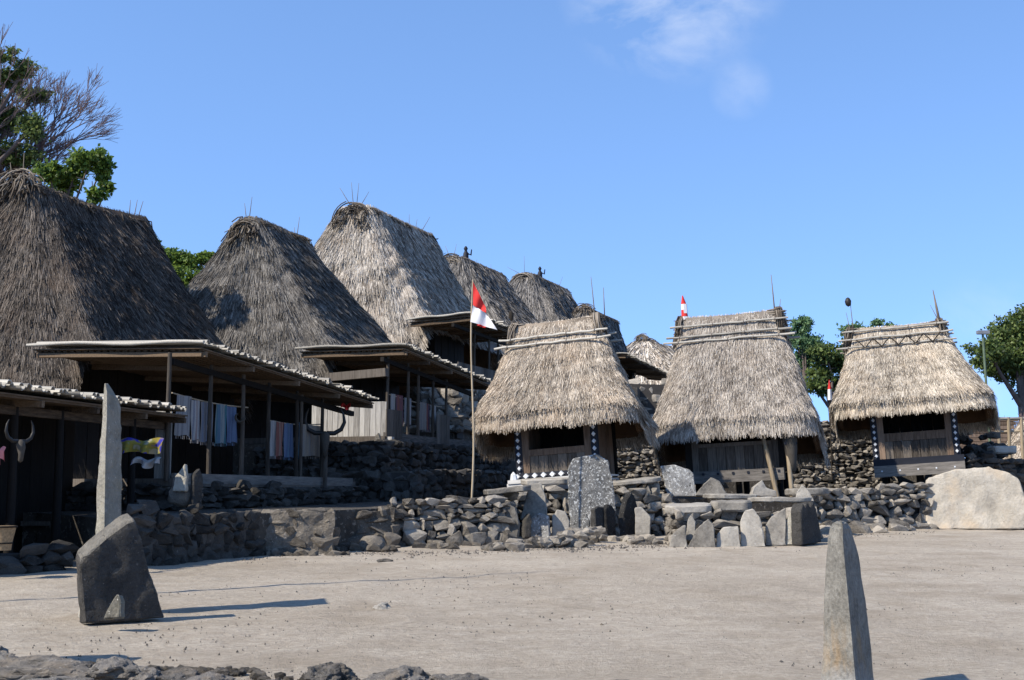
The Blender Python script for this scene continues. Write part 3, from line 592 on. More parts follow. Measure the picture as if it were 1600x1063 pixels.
# ---- house in front of the left edge, far houses, near houses
A, DA = house('tall dark thatched house at the left edge behind the wide bamboo verandah', (315, 537), 25, (585, 625), (52, 540), (32, 272), 30, (212, 356), 1.88, 'th_old', 11, 1.95, .9, 8.4,
              spikes=[(.02, .75, 0, 0), (-.05, .45, 0, .12), (.06, .45, 0, -.12), (.93, .5, .05, 0), (.97, .55, .1, -.05), (1.0, .55, .15, -.1)], n=170000, bund=.62, straw=(.34, .0078), sag=.12, posts=(), raise_=2.95, bt=.5)
B, DB = house('dark grey thatched house dappled by tree shade, second in the row', (632, 540), 34, (768, 599), (468, 545), (386, 345), 38, (463, 369), 3.1, 'th_mid', 22, 1.75, .9, 8.0,
              spikes=[(.0, .5, 0, .1), (.03, .7, 0, -.1), (.98, .35, .1, .1), (1.0, .7, .1, -.05)], n=150000, bund=.6, straw=(.36, .009), sag=.06, raise_=2.6, bt=.42)
Cc, DC = house('tallest pale thatched house behind the red and white flag', (735, 490), 43.5, (812, 521), (640, 500), (553, 322), 47, (656, 372), 5.45, 'th_pale', 33, 1.1, .3, 9.0,
               spikes=[(.0, .75, -.1, .55), (.0, .95, 0, .12), (.03, .95, 0, -.1), (.04, .6, 0, -.5), (.72, .4, 0, .1), (.82, .75, 0, 0), (.9, .65, .1, -.1), (.95, .8, .2, -.5)], n=150000, bund=.9, straw=(.4, .011), sag=.05, pitch=.2, raise_=2.15, bt=.75)
Dd, DD = house('fourth thatched house with a small black figure on its ridge', (800, 545), 61, (850, 560), (735, 545), (704, 402), 66, (770, 430), 7.0, 'th_grey', 44, .4, -.6, 10.8, v0=.3, bt=.75, detail=False, n=50000, bund=1.0, straw=(.5, .02), sag=.05, raise_=2.2,
               spikes=[(0, .6, 0, .3), (.05, .7, 0, -.2), (.6, .5, 0, 0), (.95, .6, 0, 0)])
Ee, DE = house('fifth thatched house with a dark figure on its ridge, behind the left hut', (905, 560), 73, (960, 580), (840, 560), (818, 430), 78, (876, 452), 7.8, 'th_grey', 55, .4, -.6, 10.8, v0=.3, bt=.65, detail=False, n=45000, bund=1.0, straw=(.55, .022), sag=.05, raise_=2.2,
               spikes=[(0, .4, -.2, 1.0), (.02, 1.1, 0, 0), (.9, .9, .3, -.3)])
Ff, DF = house('grey thatched house mostly hidden behind the ridge of the left hut', (978, 553), 76, (1058, 592), (925, 553), (912, 478), 80, (962, 503), 8.0, 'th_grey', 66, 1.2, .6, 9.0, n=36000, bund=.8, straw=(.6, .03), sag=.05, raise_=2.2, pitch=.28)
Gg, DG = house('low slumped thatched house beyond the gap between the left and middle huts', (1110, 600), 92, (1150, 610), (1060, 600), (1003, 524), 98, (1064, 547), 7.0, 'th_pale', 77, 1.0, -1.5, 13, v0=-.5, detail=False, n=16000, bund=.6, straw=(.7, .06), sag=.5, raise_=1.6, flare=.2, bt=.5)
for r_, D_, f in ((Dd, DD, .34), (Ee, DE, .42)):      # little figures astride the ridge
    p = D_['r1'].lerp(D_['r2'], f); mb = MB(); mb.tube([p+Vector((0, 0, -.1)), p+Vector((0, 0, .25)), p+Vector((.02, 0, .55)), p+Vector((0, 0, .72))], [.16, .17, .15, .06], 8); mb.tube([p+Vector((0, 0, .7)), p+Vector((0, 0, .82)), p+Vector((0, 0, .95))], [.07, .12, .04], 8); mb.tube([p+Vector((0, -.1, .55)), p+Vector((0, -.3, .45)), p+Vector((0, -.34, .75))], [.05, .05, .03], 6)
    mb.build('ridge_figure', M['black'], r_, 60)

# ---- under the verandahs
def ucol(D, root, px, v):      # u at which column px meets the line v = const
    lo, hi = -2., 12.
    for _ in range(50):
        m_ = (lo+hi)/2; q = root.matrix_world @ Vector((m_, v, 0)); x = P(px, 700, q.y).x
        if q.x < x: lo = m_
        else: hi = m_
    return m_
porch(A, DA, 0, None, [ucol(DA, A, x, .61) for x in (261, 327, 378, 419, 463, 503)], seed=1)
porch(B, DB, 0, None, [ucol(DB, B, x, .61) for x in (605, 637, 653, 676, 697)], seed=2)
porch(Cc, DC, 0, None, [ucol(DC, Cc, x, .61) for x in (741, 764, 778, 792)], seed=3)
planks(B, 'side_plank', (-.02, 2.75, 0), (-.02, .5, 0), -.05, .92, .16, 'board', 5)      # pale boards on the near side
planks(B, 'side_plank', (-.05, .48, 0), (.95, .48, 0), -.05, .72, .2, 'plank', 6)
planks(B, 'side_plank', (ucol(DB, B, 683, .48), .48, 0), (ucol(DB, B, 703, .48), .48, 0), -.1, .78, .2, 'plank', 7)
planks(Cc, 'side_plank', (.1, .48, 0), (5, .48, 0), -.05, .62, .3, 'plank', 8)
MB().bar((.0, 2.2, 1.62), (-.02, .5, 1.7), .2, .22).build('rolled_mat', M['plank'], B)
MB().box((-.02, .34, -.5), (.14, .52, -.02)).build('corner_block', M['board'], B)
planks(A, 'side_plank', (-.02, 1.0, 0), (-.02, .62, 0), -.55, 1.35, .13, 'board', 9)
for u in (ucol(DA, A, 470, .61),): MB().tube([(u, .61, .0), (u, .61, 2.0)], .04, 7).build('post', M['plank'], A)
# ------------------------------------------------------------------ three small shrine huts on the hut terrace
def box_part(root, name, lo, hi, mat, j=0): return MB().box(lo, hi, j).build(name, M[mat], root)
DIAM = MB().add([(0, 0, -.5), (.5, 0, 0), (0, 0, .5), (-.5, 0, 0), (0, -.06, -.42), (.42, -.06, 0), (0, -.06, .42), (-.42, -.06, 0)], [(4, 5, 6, 7), (0, 1, 5, 4), (1, 2, 6, 5), (2, 3, 7, 6), (3, 0, 4, 7)]).mesh('diamond'); DIAM.materials.append(M['white'])
def hut(label, px, d, zfl, W, seed, roof, roll, open_z, plank_z, shift=(0, 0), diamonds=True, sillmat='beam', body_dx=0, legs=.6, yaw=-20, ties=2, sill=(.0, .22), pole_z=((.62, .02), (.42, .0))):
    q = P(px, 700, d); mw = Matrix.Translation((q.x, q.y, zfl)) @ Matrix.Rotation(R(yaw), 4, 'Z') @ Matrix.Rotation(-roll, 4, 'Y')
    root = thing('shrine_hut', label, 'hut', mw, 'shrine huts on the terrace'); ab, at_, bb, bt, zt, zf, zs = roof
    zb = lambda s: zs+(zf-zs)*smst(-np.sin(s), .12, .55)+.05*wob(s*7, s*0, seed)
    ob = thatch(root, {101: 'th_hut', 102: 'th_hut2', 103: 'th_hut3'}[seed], ab, at_, bb, bt, zt, zb, shift, 150000, .27, .0056, seed, .30, .3, (4.2, 3.5), .04, .045, fringe=1.8, skirt=1.0)
    # ridge band: front and back poles with lashings, stick ends
    rn = random.Random(seed); zr = zt
    for dz, ext in pole_z:
        g_ = (1-.30)*(dz/(zt-zf))+.30*(dz/(zt-zf))**2; yb = bt+(bb-bt)*g_+.07; xa = at_+(ab-at_)*g_
        for sg in (-1, 1):
            y = sg*yb+shift[1]; pts = [(-xa-.2-ext+shift[0]+(2*xa+.42+ext*2)*k/12, y+rn.uniform(-.01, .01), zr-dz+rn.uniform(-.014, .014)) for k in range(13)]
            pole = MB().tube(pts, [.03*rn.uniform(.85, 1.15) for _ in range(13)], 8).build('ridge_pole', M['bamboo'], root, 60)
            for k in range(2+int(xa*2)):
                x = -xa*.9+shift[0]+1.8*xa*k/(1+int(xa*2)); lb = MB(); lb.tube([(x+math.cos(a)*.012, y+math.sin(a)*.043, zr-dz+math.cos(a)*.043) for a in [i*.7 for i in range(10)]], .011, 5, False); lb.build('lashing', M['rope'], pole)
    for sg in (-1, 1):
        segs = []
        for i in range(90):
            z = zr-rn.uniform(0, .7); yy = rn.uniform(-1, 1)*(bt*.9+.2*(zr-z)); x0 = sg*(at_+.12*(zr-z))+shift[0]
            segs.append(([(x0-sg*.3, yy, z), (x0+sg*rn.uniform(.02, .2), yy+rn.uniform(-.06, .06), z+rn.uniform(-.1, .06))], rn.uniform(.009, .02), rn.random()))
        for i in range(46):
            yy = rn.uniform(-1, 1)*bt; x0 = sg*(at_-.02)+shift[0]+rn.uniform(-.1, .1); segs.append(([(x0, yy*.5, zr+.08), (x0+sg*.05, yy-.12, zr-.12), (x0+sg*.12+rn.uniform(-.08, .08), yy-.2*1, zr-rn.uniform(.4, .85))], rn.uniform(.01, .022), rn.random()))
        link('ridge_end', sticks_mesh('ridge_end', segs), M['stick'], root, None, 'stuff')
    # body
    x0, x1 = body_dx-W/2, body_dx+W/2; y0 = -.85; D = 1.7; top = zf+.5
    for sx, x in ((-1, x0), (1, x1)):
        box_part(root, 'corner_board', (x-.09, y0-.05, .0), (x+.09, y0+.05, top), 'black' if diamonds else 'wood'); jx = x-sx*.178
        box_part(root, 'jamb', (jx-.085, y0-.035, .0), (jx+.085, y0+.06, top), 'jamb' if diamonds else 'plank')
        if diamonds:
            n = int((zf+.15)/.175)
            for k in range(n): link('diamond', DIAM, None, root, Matrix.Translation((x, y0-.052, .1+k*.175)) @ Matrix.Diagonal((.1, 1, .12, 1)))
        box_part(root, 'back_post', (x-.06, y0+D-.06, 0), (x+.06, y0+D+.06, top), 'wood')
        planks(root, 'side_plank', (x, y0+.06, 0) if sx > 0 else (x, y0+D-.06, 0), (x, y0+D-.06, 0) if sx > 0 else (x, y0+.06, 0), 0, top, .27, 'jamb', seed+3)
    planks(root, 'front_plank', (x0+.25, y0, 0), (x1-.25, y0, 0), 0, plank_z, .24, 'plank' if not diamonds else 'plank', seed)
    box_part(root, 'rail', (x0+.25, y0-.03, plank_z+.003), (x1-.25, y0+.05, open_z), 'jamb' if diamonds else 'plank')
    box_part(root, 'floor', (x0-.02, y0-.02, -.06), (x1+.02, y0+D+.05, -.003), 'wood')
    planks(root, 'back_plank', (x1, y0+D, 0), (x0, y0+D, 0), 0, top, .3, 'wood', seed+5)
    box_part(root, 'ceiling', (x0, y0+.07, top-.05), (x1, y0+D-.07, top), 'wood')
    for x in (x0+.15, (x0+x1)/2, x1-.15):
        for y in (y0+.3, y0+D-.2): MB().tube([(x, y, -legs-.25), (x, y, -.07)], .085, 9).build('leg', M['wood'], root, 60)
    return root
H1 = hut('left shrine hut with diamond-painted corner boards and white carved sill', 889, 32.6, 1.99, 1.98, 101, (2.28, 1.1, 1.75, .16, 4.02, 1.52, .95), .07, .72, .56, (-.05, 0), True)
W_ = 1.98/2
MB().box((-W_-.25, -1.22, -.32), (W_+.35, -.98, -.1), .008).build('sill_beam', M['white_board'], H1); MB().box((-W_-.22, -1.25, -.1), (W_+.3, -1.0, -.005), .008).build('sill_beam', M['white_board'], H1)
MB().box((-W_-.1, -.98, -.005), (W_+.1, -.9, .14)).build('sill_board', M['black'], H1)
for k in range(10): link('diamond', DIAM, None, H1, Matrix.Translation((-W_-.04+k*.23, -.985, .07)) @ Matrix.Diagonal((.16, 1, .15, 1)))
for k, x in enumerate((-W_-.12, W_+.16)): MB().tube([(x, -1.05, -.005), (x, -1.05, .13), (x, -1.05, .2)], [.09, .07, .01], 6).build('finial', M['white'], H1)
for zz in (-.06, -.15, -.24): MB().box((W_+.28, -1.24, zz-.02), (W_+.42, -.4, zz+.02)).build('side_sill', M['white_board'], H1)
H2 = hut('middle shrine hut with plain planks and a heavy grey beam', 1158, 35.2, 2.18, 2.5, 102, (2.35, 1.36, 1.8, .17, 4.35, 1.16, .38), .045, .76, .66, (-.05, 0), False, legs=.5, pole_z=((.28, .0), (.58, .02), (.74, .06)))
MB().box((-1.2, -1.2, -.3), (1.32, -.96, .02), .012).build('sill_beam', M['beam'], H2)
for k in range(6): MB().box((-.85+k*.4, -1.225, -.09), (-.79+k*.4, -1.195, -.03)).build('peg_hole', M['black'], H2)
for k, (xa, xb) in enumerate(((.78, 1.12), (1.42, 1.5))): MB().tube([(xb, -1.35, -.75), ((xa+xb)/2+.01, -1.3, .2), (xa, -1.2, 1.1)], [.062, .06, .055], 10).build('bamboo_prop', M['bamboo_pole'], H2, 60)
H3 = hut('right shrine hut with diamond-painted corner boards beside the cream boulder', 1434, 38.0, 2.62, 2.24, 103, (2.35, 1.3, 1.85, .17, 4.0, 1.55, 1.0), .06, .74, .5, (-.3, 0), True, legs=.7, pole_z=((.1, .0), (.36, .02), (.62, .0)))
MB().box((-1.2, -1.2, -.52), (1.3, -.94, -.2), .008).build('sill_beam', M['beam'], H3); MB().box((-1.22, -1.0, -.2), (1.3, -.86, -.004), .004).build('sill_board', M['black'], H3)
for k in range(5): MB().box((-1.0+k*.5, -1.215, -.37), (-.96+k*.5, -1.19, -.33)).build('peg', M['white'], H3)
zz = [(-1.2+.24*k, 3.34 if k % 2 else 3.6) for k in range(11)]
for k in range(10): MB().tube([(zz[k][0]-.2, -.62, zz[k][1]), (zz[k+1][0]-.2, -.62, zz[k+1][1])], .017, 6).build('ridge_lattice', M['stick'], H3)
# ridge ornaments of the huts
spike(H1, (1.0, 0, 3.9), 1.15, (-.03, 0)); spike(H1, (1.22, .1, 3.9), .85, (.03, 0)); 
o = spike(H1, (-1.15, -.1, 3.7), .5, (-.08, 0), .02); MB().tube([(-1.23, -.1, 4.15), (-1.23, -.1, 4.24), (-1.23, -.1, 4.36), (-1.23, -.1, 4.42)], [.02, .07, .06, .01], 8).build('ridge_finial', M['stick'], H1, 60)
spike(H2, (1.2, 0, 4.2), 1.15, (-.03, 0), .022); spike(H2, (1.3, 0, 4.2), .45, (.08, 0))
MB().tube([(-1.3, -.05, 4.2), (-1.3, -.05, 4.75)], [.09, .09], 6).build('ridge_wrap', M['flagwhite'], H2); MB().tube([(-1.3, -.05, 4.4), (-1.31, -.05, 4.75), (-1.33, -.05, 5.0)], [.095, .08, .015], 6).build('ridge_pennant', M['red'], H2, 60)
spike(H3, (1.0, 0, 3.85), 1.1, (-.1, 0), .05, tipr=.25); spike(H3, (1.03, 0, 3.85), .65, (-.25, 0)); spike(H3, (-1.55, 0, 3.6), .95, (-.12, 0)); spike(H3, (-1.5, 0, 3.6), 1.2, (-.02, 0), .02)
MB().tube([(-1.6, 0, 4.72), (-1.58, 0, 4.76), (-1.58, 0, 4.88), (-1.58, 0, 4.97), (-1.57, 0, 5.0)], [.02, .08, .1, .06, .01], 9).build('ridge_gourd', M['horn'], H3, 60)
# red and white pennant stuck behind, between the middle and the right hut
q = P(1297, 640, 41); pn = thing('pennant', 'small red and white pennant between the middle and right huts', 'pennant', Vector((q.x, q.y, 2.0)))
MB().tube([(0, 0, 0), (0, 0, q.z-2.0+.7)], .02, 6).build('staff', M['stick'], pn); MB().tube([(0, 0, q.z-1.7), (0, 0, q.z-1.35)], [.07, .06], 6).build('white_wrap', M['flagwhite'], pn); MB().tube([(0, 0, q.z-1.35), (0, 0, q.z-1.05)], [.06, .01], 6).build('red_tip', M['red'], pn)

# ------------------------------------------------------------------ terraces and stone walls
def loc_poly(root, pts): return [tuple((root.matrix_world @ Vector((u, v, 0)))[:2]) for u, v in pts]
def at(root, u, v): q = root.matrix_world @ Vector((u, v, 0)); return (q.x, q.y)
def wp(px, d, yb, yt): q = XY(px, d); return (*q, min(P(px, yb, d).z, SL*d)-.06 if yb else SL*d-.06, P(px, yt, d).z)
terrace('house_terrace', loc_poly(B, [(-.75, .3), (9, .3), (9, 14), (-.75, 14)]), 2.9)
terrace('house_terrace', loc_poly(B, [(-1.6, -1.0), (9, -1.0), (9, .3), (9, 14), (-1.6, 14)]), 2.15)
terrace('house_terrace', loc_poly(Cc, [(-1.0, .2), (12, .2), (12, 16), (-1.0, 16)]), 5.3)
terrace('house_terrace', loc_poly(A, [(-.35, .3), (8, .3), (8, 13), (-.35, 13)]), 1.7)
terrace('rear_terrace', [XY(955, 40.6), XY(1400, 41.6), (14.5, 57), (3, 57)], 3.2)
terrace('rear_terrace', [(-60, 62), (2, 55.5), (5.5, 56), (16, 110), (-60, 110)], 6.2)
def lw(root, u, v, z0, z1): return (*at(root, u, v), z0, z1)
stone_wall('dry_stone_wall', 'sunlit dry stone wall at the foot of the flagpole', [wp(612, 26.0, 0, 786), wp(700, 26.25, 0, 779), wp(792, 26.6, 0, 772)], 'stone', (.25, .125), seed=3, big=.8)
stone_wall('dry_stone_wall', 'low dry stone wall behind the group of tall standing stones', [wp(790, 29.9, 0, 772), wp(900, 30.1, 0, 764), wp(1048, 30.4, 0, 768)], 'stone', (.3, .17), seed=4)
stone_wall('dry_stone_wall', 'sunlit wall of rounded stones below the right hut, beside the cream boulder', [wp(1262, 31.7, 0, 766), wp(1360, 32.5, 0, 762), wp(1452, 33.3, 0, 757)], 'stone', (.31, .16), seed=5, big=.5)
stone_wall('dry_stone_wall', 'grey coursed stone wall at the far right beyond the cream boulder', [wp(1508, 37.0, 770, 713), wp(1640, 38.6, 770, 717)], 'stone_dark', (.4, .15), seed=6, lean=0)
stone_wall('dry_stone_wall', 'wall of small rubble in the gap between the left and middle huts', [wp(955, 40, 765, 690), wp(1085, 40.3, 765, 684)], 'stone', (.22, .1), seed=7, lean=.03, ragged=.3)
stone_wall('dry_stone_wall', 'wall of small rubble in the gap between the middle and right huts', [wp(1228, 41, 768, 655), wp(1400, 41.4, 768, 660)], 'stone', (.24, .11), seed=8, lean=.03, ragged=.2)
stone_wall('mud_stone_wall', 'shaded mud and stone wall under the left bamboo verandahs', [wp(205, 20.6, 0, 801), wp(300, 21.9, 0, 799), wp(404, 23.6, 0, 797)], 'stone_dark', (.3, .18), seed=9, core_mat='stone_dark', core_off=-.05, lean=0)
stone_wall('mud_stone_wall', 'sunlit mud and stone wall with flat top beside the steps', [wp(399, 23.9, 0, 796), wp(522, 24.2, 0, 795)], 'mud', (.3, .18), seed=10, core_mat='mud', core_off=-.13, lean=0, ragged=.02)
stone_wall('mud_stone_wall', 'crumbling mud wall with steps between flat-topped wall and dry stone wall', [wp(520, 25.35, 0, 806), wp(560, 25.5, 0, 800), wp(616, 25.75, 0, 790)], 'mud', (.28, .17), seed=12, core_mat='mud', core_off=-.06, lean=.1)
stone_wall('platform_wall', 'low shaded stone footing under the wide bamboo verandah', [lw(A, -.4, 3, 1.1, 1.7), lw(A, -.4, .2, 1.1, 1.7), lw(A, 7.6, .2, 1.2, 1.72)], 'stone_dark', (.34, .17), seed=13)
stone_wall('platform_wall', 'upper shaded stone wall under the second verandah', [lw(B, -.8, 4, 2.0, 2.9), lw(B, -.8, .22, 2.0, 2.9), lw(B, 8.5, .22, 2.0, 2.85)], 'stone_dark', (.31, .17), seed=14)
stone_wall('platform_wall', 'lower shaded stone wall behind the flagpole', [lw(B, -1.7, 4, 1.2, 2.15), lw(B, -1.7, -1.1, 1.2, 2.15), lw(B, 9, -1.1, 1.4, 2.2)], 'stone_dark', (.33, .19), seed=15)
stone_wall('platform_wall', 'stone footing under the tallest pale house, whitened at its corner', [lw(Cc, -1.05, 3.2, 3.6, 5.3), lw(Cc, -1.05, .1, 3.6, 5.3), lw(Cc, 9, .1, 3.6, 5.3)], 'stone', (.5, .26), seed=16)
stone_wall('platform_wall', 'pale stone footing seen above the eave between left and middle huts', [wp(985, 57, 640, 596), wp(1130, 57, 640, 600)], 'stone', (.5, .32), seed=17)
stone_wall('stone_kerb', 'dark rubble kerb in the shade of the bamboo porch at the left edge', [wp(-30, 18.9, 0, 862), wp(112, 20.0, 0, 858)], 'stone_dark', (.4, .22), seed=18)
# rubble pile right of the right hut
def heap(name, label, cat, pts, n, s, key, seed, group=None):
    random.seed(seed); c0 = pts[0][0]; root = thing(name, label, cat, Vector(c0), group)
    for i in range(n):
        k = random.randrange(len(pts)); c, ex = pts[k]; q = Vector(c)-Vector(c0)+Vector((random.uniform(-1, 1)*ex[0], random.uniform(-1, 1)*ex[1], random.uniform(0, 1)*ex[2]))
        sz = random.uniform(.6, 1.4)*s; stone_at(root, q, (sz*1.25, sz, sz*.75), None, key)
    return root
q = P(1512, 705, 40); q2 = P(1485, 690, 40.5); heap('rubble_heap', 'dark rubble heap sloping down right of the right hut', 'rubble', [(q, (.9, .5, .5)), (q2, (.7, .5, 1.1)), (P(1540, 712, 40), (.6, .5, .3))], 90, .34, 'stone_dark', 20)
g1, g2, g3, g4 = (G(x, y) for x, y in ((785, 860), (830, 856), (880, 855), (918, 848)))
heap('rubble_kerb', 'low curved line of rubble in front of the tall standing stones', 'rubble', [(g1, (.35, .12, .08)), (g2, (.4, .14, .14)), (g3, (.45, .2, .2)), (g4, (.3, .25, .26)), ((g3+g4)/2, (.3, .2, .26))], 70, .24, 'stone', 21)
heap('rubble_kerb', 'scatter of flat rubble right of the dark pair of standing stones', 'rubble', [(G(962, 845), (.5, .2, .05)), (G(990, 846), (.35, .25, .06)), (G(1010, 850), (.3, .1, .03))], 22, .24, 'stone', 22)
heap('rubble_footing', 'loose stones along the foot of the sunlit walls', 'rubble', [(G(640, 858), (.9, .15, .06)), (G(730, 854), (.8, .15, .06)), (G(560, 862), (.7, .15, .08)), (G(470, 868), (.8, .12, .03))], 60, .2, 'mud', 23)
heap('rubble_footing', 'flat stones along the foot of the wall left of the cream boulder', 'rubble', [(G(1330, 832), (.7, .2, .1)), (G(1390, 830), (.7, .2, .12)), (G(1435, 827), (.5, .2, .12))], 34, .4, 'stone', 24)
for k, (x, y, sx, sy, sz, lab) in enumerate(((545, 858, .62, .5, .34, 'long squared step stone below the crumbling mud wall'), (580, 862, .42, .4, .36, 'squared block at the corner of the steps'), (527, 850, .5, .5, .42, 'square stone left of the long step stone'), (562, 843, .8, .5, .66, 'worn mud step in front of the crumbling wall'))):
    q = G(x, y); rock('step_stone', lab, 'stone', q+Vector((0, .2, sz*.3)), (sx*1.25, sy*1.2, sz*1.3), 'mud', 60+k, 3, .08, .1*k, 'step stones', 3)

# ------------------------------------------------------------------ standing stones
SS = [
 ('tall rounded grey standing stone speckled with lichen, in front of the left hut', [(893, 842), (889, 790), (889, 735), (897, 718), (935, 711), (951, 722), (957, 748), (963, 800), (958, 842)], 29.3, .3, 'mega', -.1, .05),
 ('broad pale standing stone at the right end of the dry stone wall', [(754, 856), (757, 806), (765, 790), (790, 786), (806, 795), (812, 818), (808, 854)], 26.7, .22, 'slab', -.15, .05),
 ('smooth pale upright slab under the flat table stone', [(813, 812), (822, 778), (827, 757), (844, 756), (853, 776), (855, 812)], 29.0, .14, 'slab', -.1, .1),
 ('squat standing stone with sloping top in front of the smooth pale slab', [(829, 843), (831, 810), (842, 803), (858, 806), (860, 842)], 28.2, .2, 'mega', -.2, .03),
 ('thin dark blade of stone left of the squat stone', [(816, 842), (819, 812), (825, 803), (828, 812), (827, 842)], 28.0, .2, 'basalt', .4, .02),
 ('small pale pointed standing stone left of the tall rounded one', [(862, 842), (864, 808), (871, 797), (884, 800), (891, 815), (888, 842)], 28.4, .18, 'slab', -.1, .05),
 ('little pointed stone at the foot of the tall rounded one', [(908, 842), (910, 815), (916, 802), (921, 815), (921, 842)], 28.3, .12, 'mega', 0, .05),
 ('dark straight-sided standing stone, left of a close pair', [(927, 844), (926, 796), (931, 793), (945, 794), (947, 843)], 28.1, .14, 'basalt', .75, .02),
 ('dark round-topped standing stone, right of a close pair', [(944, 843), (943, 796), (948, 789), (955, 791), (960, 800), (960, 842)], 28.2, .14, 'basalt', .75, .02),
 ('dark leaf-shaped standing stone right of the close pair', [(970, 838), (969, 805), (975, 782), (984, 769), (991, 782), (996, 808), (991, 838)], 28.6, .16, 'basalt', .8, .0),
 ('pale standing stone with tilted top right of the leaf-shaped one', [(993, 838), (993, 795), (1003, 793), (1017, 808), (1016, 838)], 28.4, .14, 'slab', -.2, .08),
 ('broad grey slab standing behind the altar at the corner of the middle hut', [(1043, 776), (1037, 748), (1033, 729), (1055, 727), (1077, 734), (1084, 741), (1088, 776)], 31.4, .16, 'mega', -.1, .05),
 ('low triangular stone below the beam of the middle hut', [(1086, 776), (1100, 758), (1112, 747), (1124, 754), (1136, 776)], 31.2, .25, 'slab', -.1, .2),
 ('low pointed stone under the middle of the grey beam', [(1171, 776), (1176, 762), (1190, 751), (1196, 763), (1212, 768), (1213, 778)], 31.1, .25, 'slab', .1, .1),
 ('small pale pointed stone on top of the altar at its right end', [(1243, 784), (1246, 770), (1254, 757), (1264, 768), (1271, 784)], 28.0, .1, 'slab', -.2, .1),
 ('leftmost rounded slab at the front of the altar', [(1046, 857), (1049, 838), (1060, 826), (1071, 822), (1074, 857)], 26.1, .13, 'slab', -.2, .1),
 ('narrow blade-shaped slab tucked behind the left altar slabs', [(1072, 845), (1076, 812), (1081, 804), (1087, 818), (1087, 845)], 26.3, .1, 'slab', -.2, .1),
 ('fan-shaped slab with sloping left edge at the front of the altar', [(1073, 858), (1088, 828), (1108, 811), (1116, 822), (1118, 857)], 26.0, .13, 'slab', -.1, .1),
 ('low square slab in the middle of the altar front', [(1119, 856), (1121, 836), (1130, 826), (1154, 822), (1157, 856)], 26.1, .14, 'slab', -.1, .08),
 ('tallest round-topped slab of the altar front', [(1158, 857), (1158, 815), (1165, 799), (1178, 796), (1188, 808), (1196, 855)], 26.2, .13, 'slab', -.15, .1),
 ('slanting notched slab second from the right of the altar front', [(1196, 854), (1198, 822), (1206, 809), (1228, 795), (1229, 810), (1227, 853)], 26.3, .12, 'slab', -.2, .1),
 ('narrow pale slab beside the dark end stone of the altar', [(1228, 852), (1230, 815), (1238, 800), (1243, 812), (1245, 852)], 26.3, .12, 'stele', -.3, .05),
 ('dark furrowed end stone of the altar', [(1240, 852), (1239, 800), (1244, 788), (1249, 794), (1254, 785), (1259, 795), (1266, 786), (1273, 796), (1277, 815), (1283, 848)], 26.4, .24, 'basalt', .9, .0),
 ('thin white slab leaning against the right end of the altar', [(1263, 842), (1264, 790), (1270, 790), (1277, 812), (1288, 842)], 27.6, .08, 'slab', .5, .15),
]
for k, (lab, ol, d, th, mt, yw, ln_) in enumerate(SS):
    slab('standing_stone', lab, 'standing stone', ol, d, th, mt, yw, -ln_, 200+k, .022, 5, 3, 'standing stones')
slab('boulder', 'huge cream-coloured boulder slab at the right edge of the plaza', 'boulder', [(1449, 829), (1448, 768), (1456, 750), (1500, 736), (1548, 732), (1578, 741), (1591, 751), (1598, 785), (1604, 827)], 33.2, .5, 'cream', -.12, -.12, 300, .05, 2.2, 4)
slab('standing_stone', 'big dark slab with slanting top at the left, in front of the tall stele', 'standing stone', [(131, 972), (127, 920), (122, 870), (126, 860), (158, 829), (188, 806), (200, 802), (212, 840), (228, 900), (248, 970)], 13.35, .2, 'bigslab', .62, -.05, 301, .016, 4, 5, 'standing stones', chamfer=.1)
slab('standing_stone', 'small pale triangular stone at the foot of the big dark slab', 'standing stone', [(163, 969), (172, 948), (184, 929), (190, 938), (193, 966)], 12.75, .1, 'stele', -.3, -.1, 302, .01, 8, 3, 'standing stones')
slab('standing_stone', 'thin sliver of stone behind the left edge of the big dark slab', 'standing stone', [(124, 966), (127, 940), (131, 926), (137, 940), (138, 966)], 13.7, .08, 'stele', .5, 0, 303, .01, 8, 2, 'standing stones')
def prism(rows, dd): return [[P(l, y, dd[0]), P(m_, y, dd[1]), P(r_, y, dd[2]), P((l+r_)/2+4, y, dd[3])] for y, l, m_, r_ in rows]
loft('standing_stone', 'tall thin weathered stele behind the big dark slab at the left', prism([(965, 146, 161, 192), (900, 147, 161, 191), (830, 149, 163, 190), (760, 152, 164, 190), (700, 156, 165, 190), (650, 160, 167, 189), (625, 161, 167, 186), (612, 162, 167, 176), (600, 163, 165, 168)], (13.9, 13.75, 14.15, 14.3)), 'stele', 310, .014, 'standing stones')
st = loft('standing_stone', 'foreground stele with orange lichen and one dark side at the lower right', prism([(1110, 1282, 1343, 1372), (1063, 1284, 1337, 1365), (1000, 1286, 1331, 1359), (930, 1287, 1325, 1351), (870, 1291, 1319, 1341), (842, 1293, 1317, 1336), (826, 1297, 1317, 1330), (818, 1302, 1316, 1325), (815, 1308, 1315, 1320)], (9.05, 8.8, 9.15, 9.4)), 'stele', 311, .008, 'standing stones')
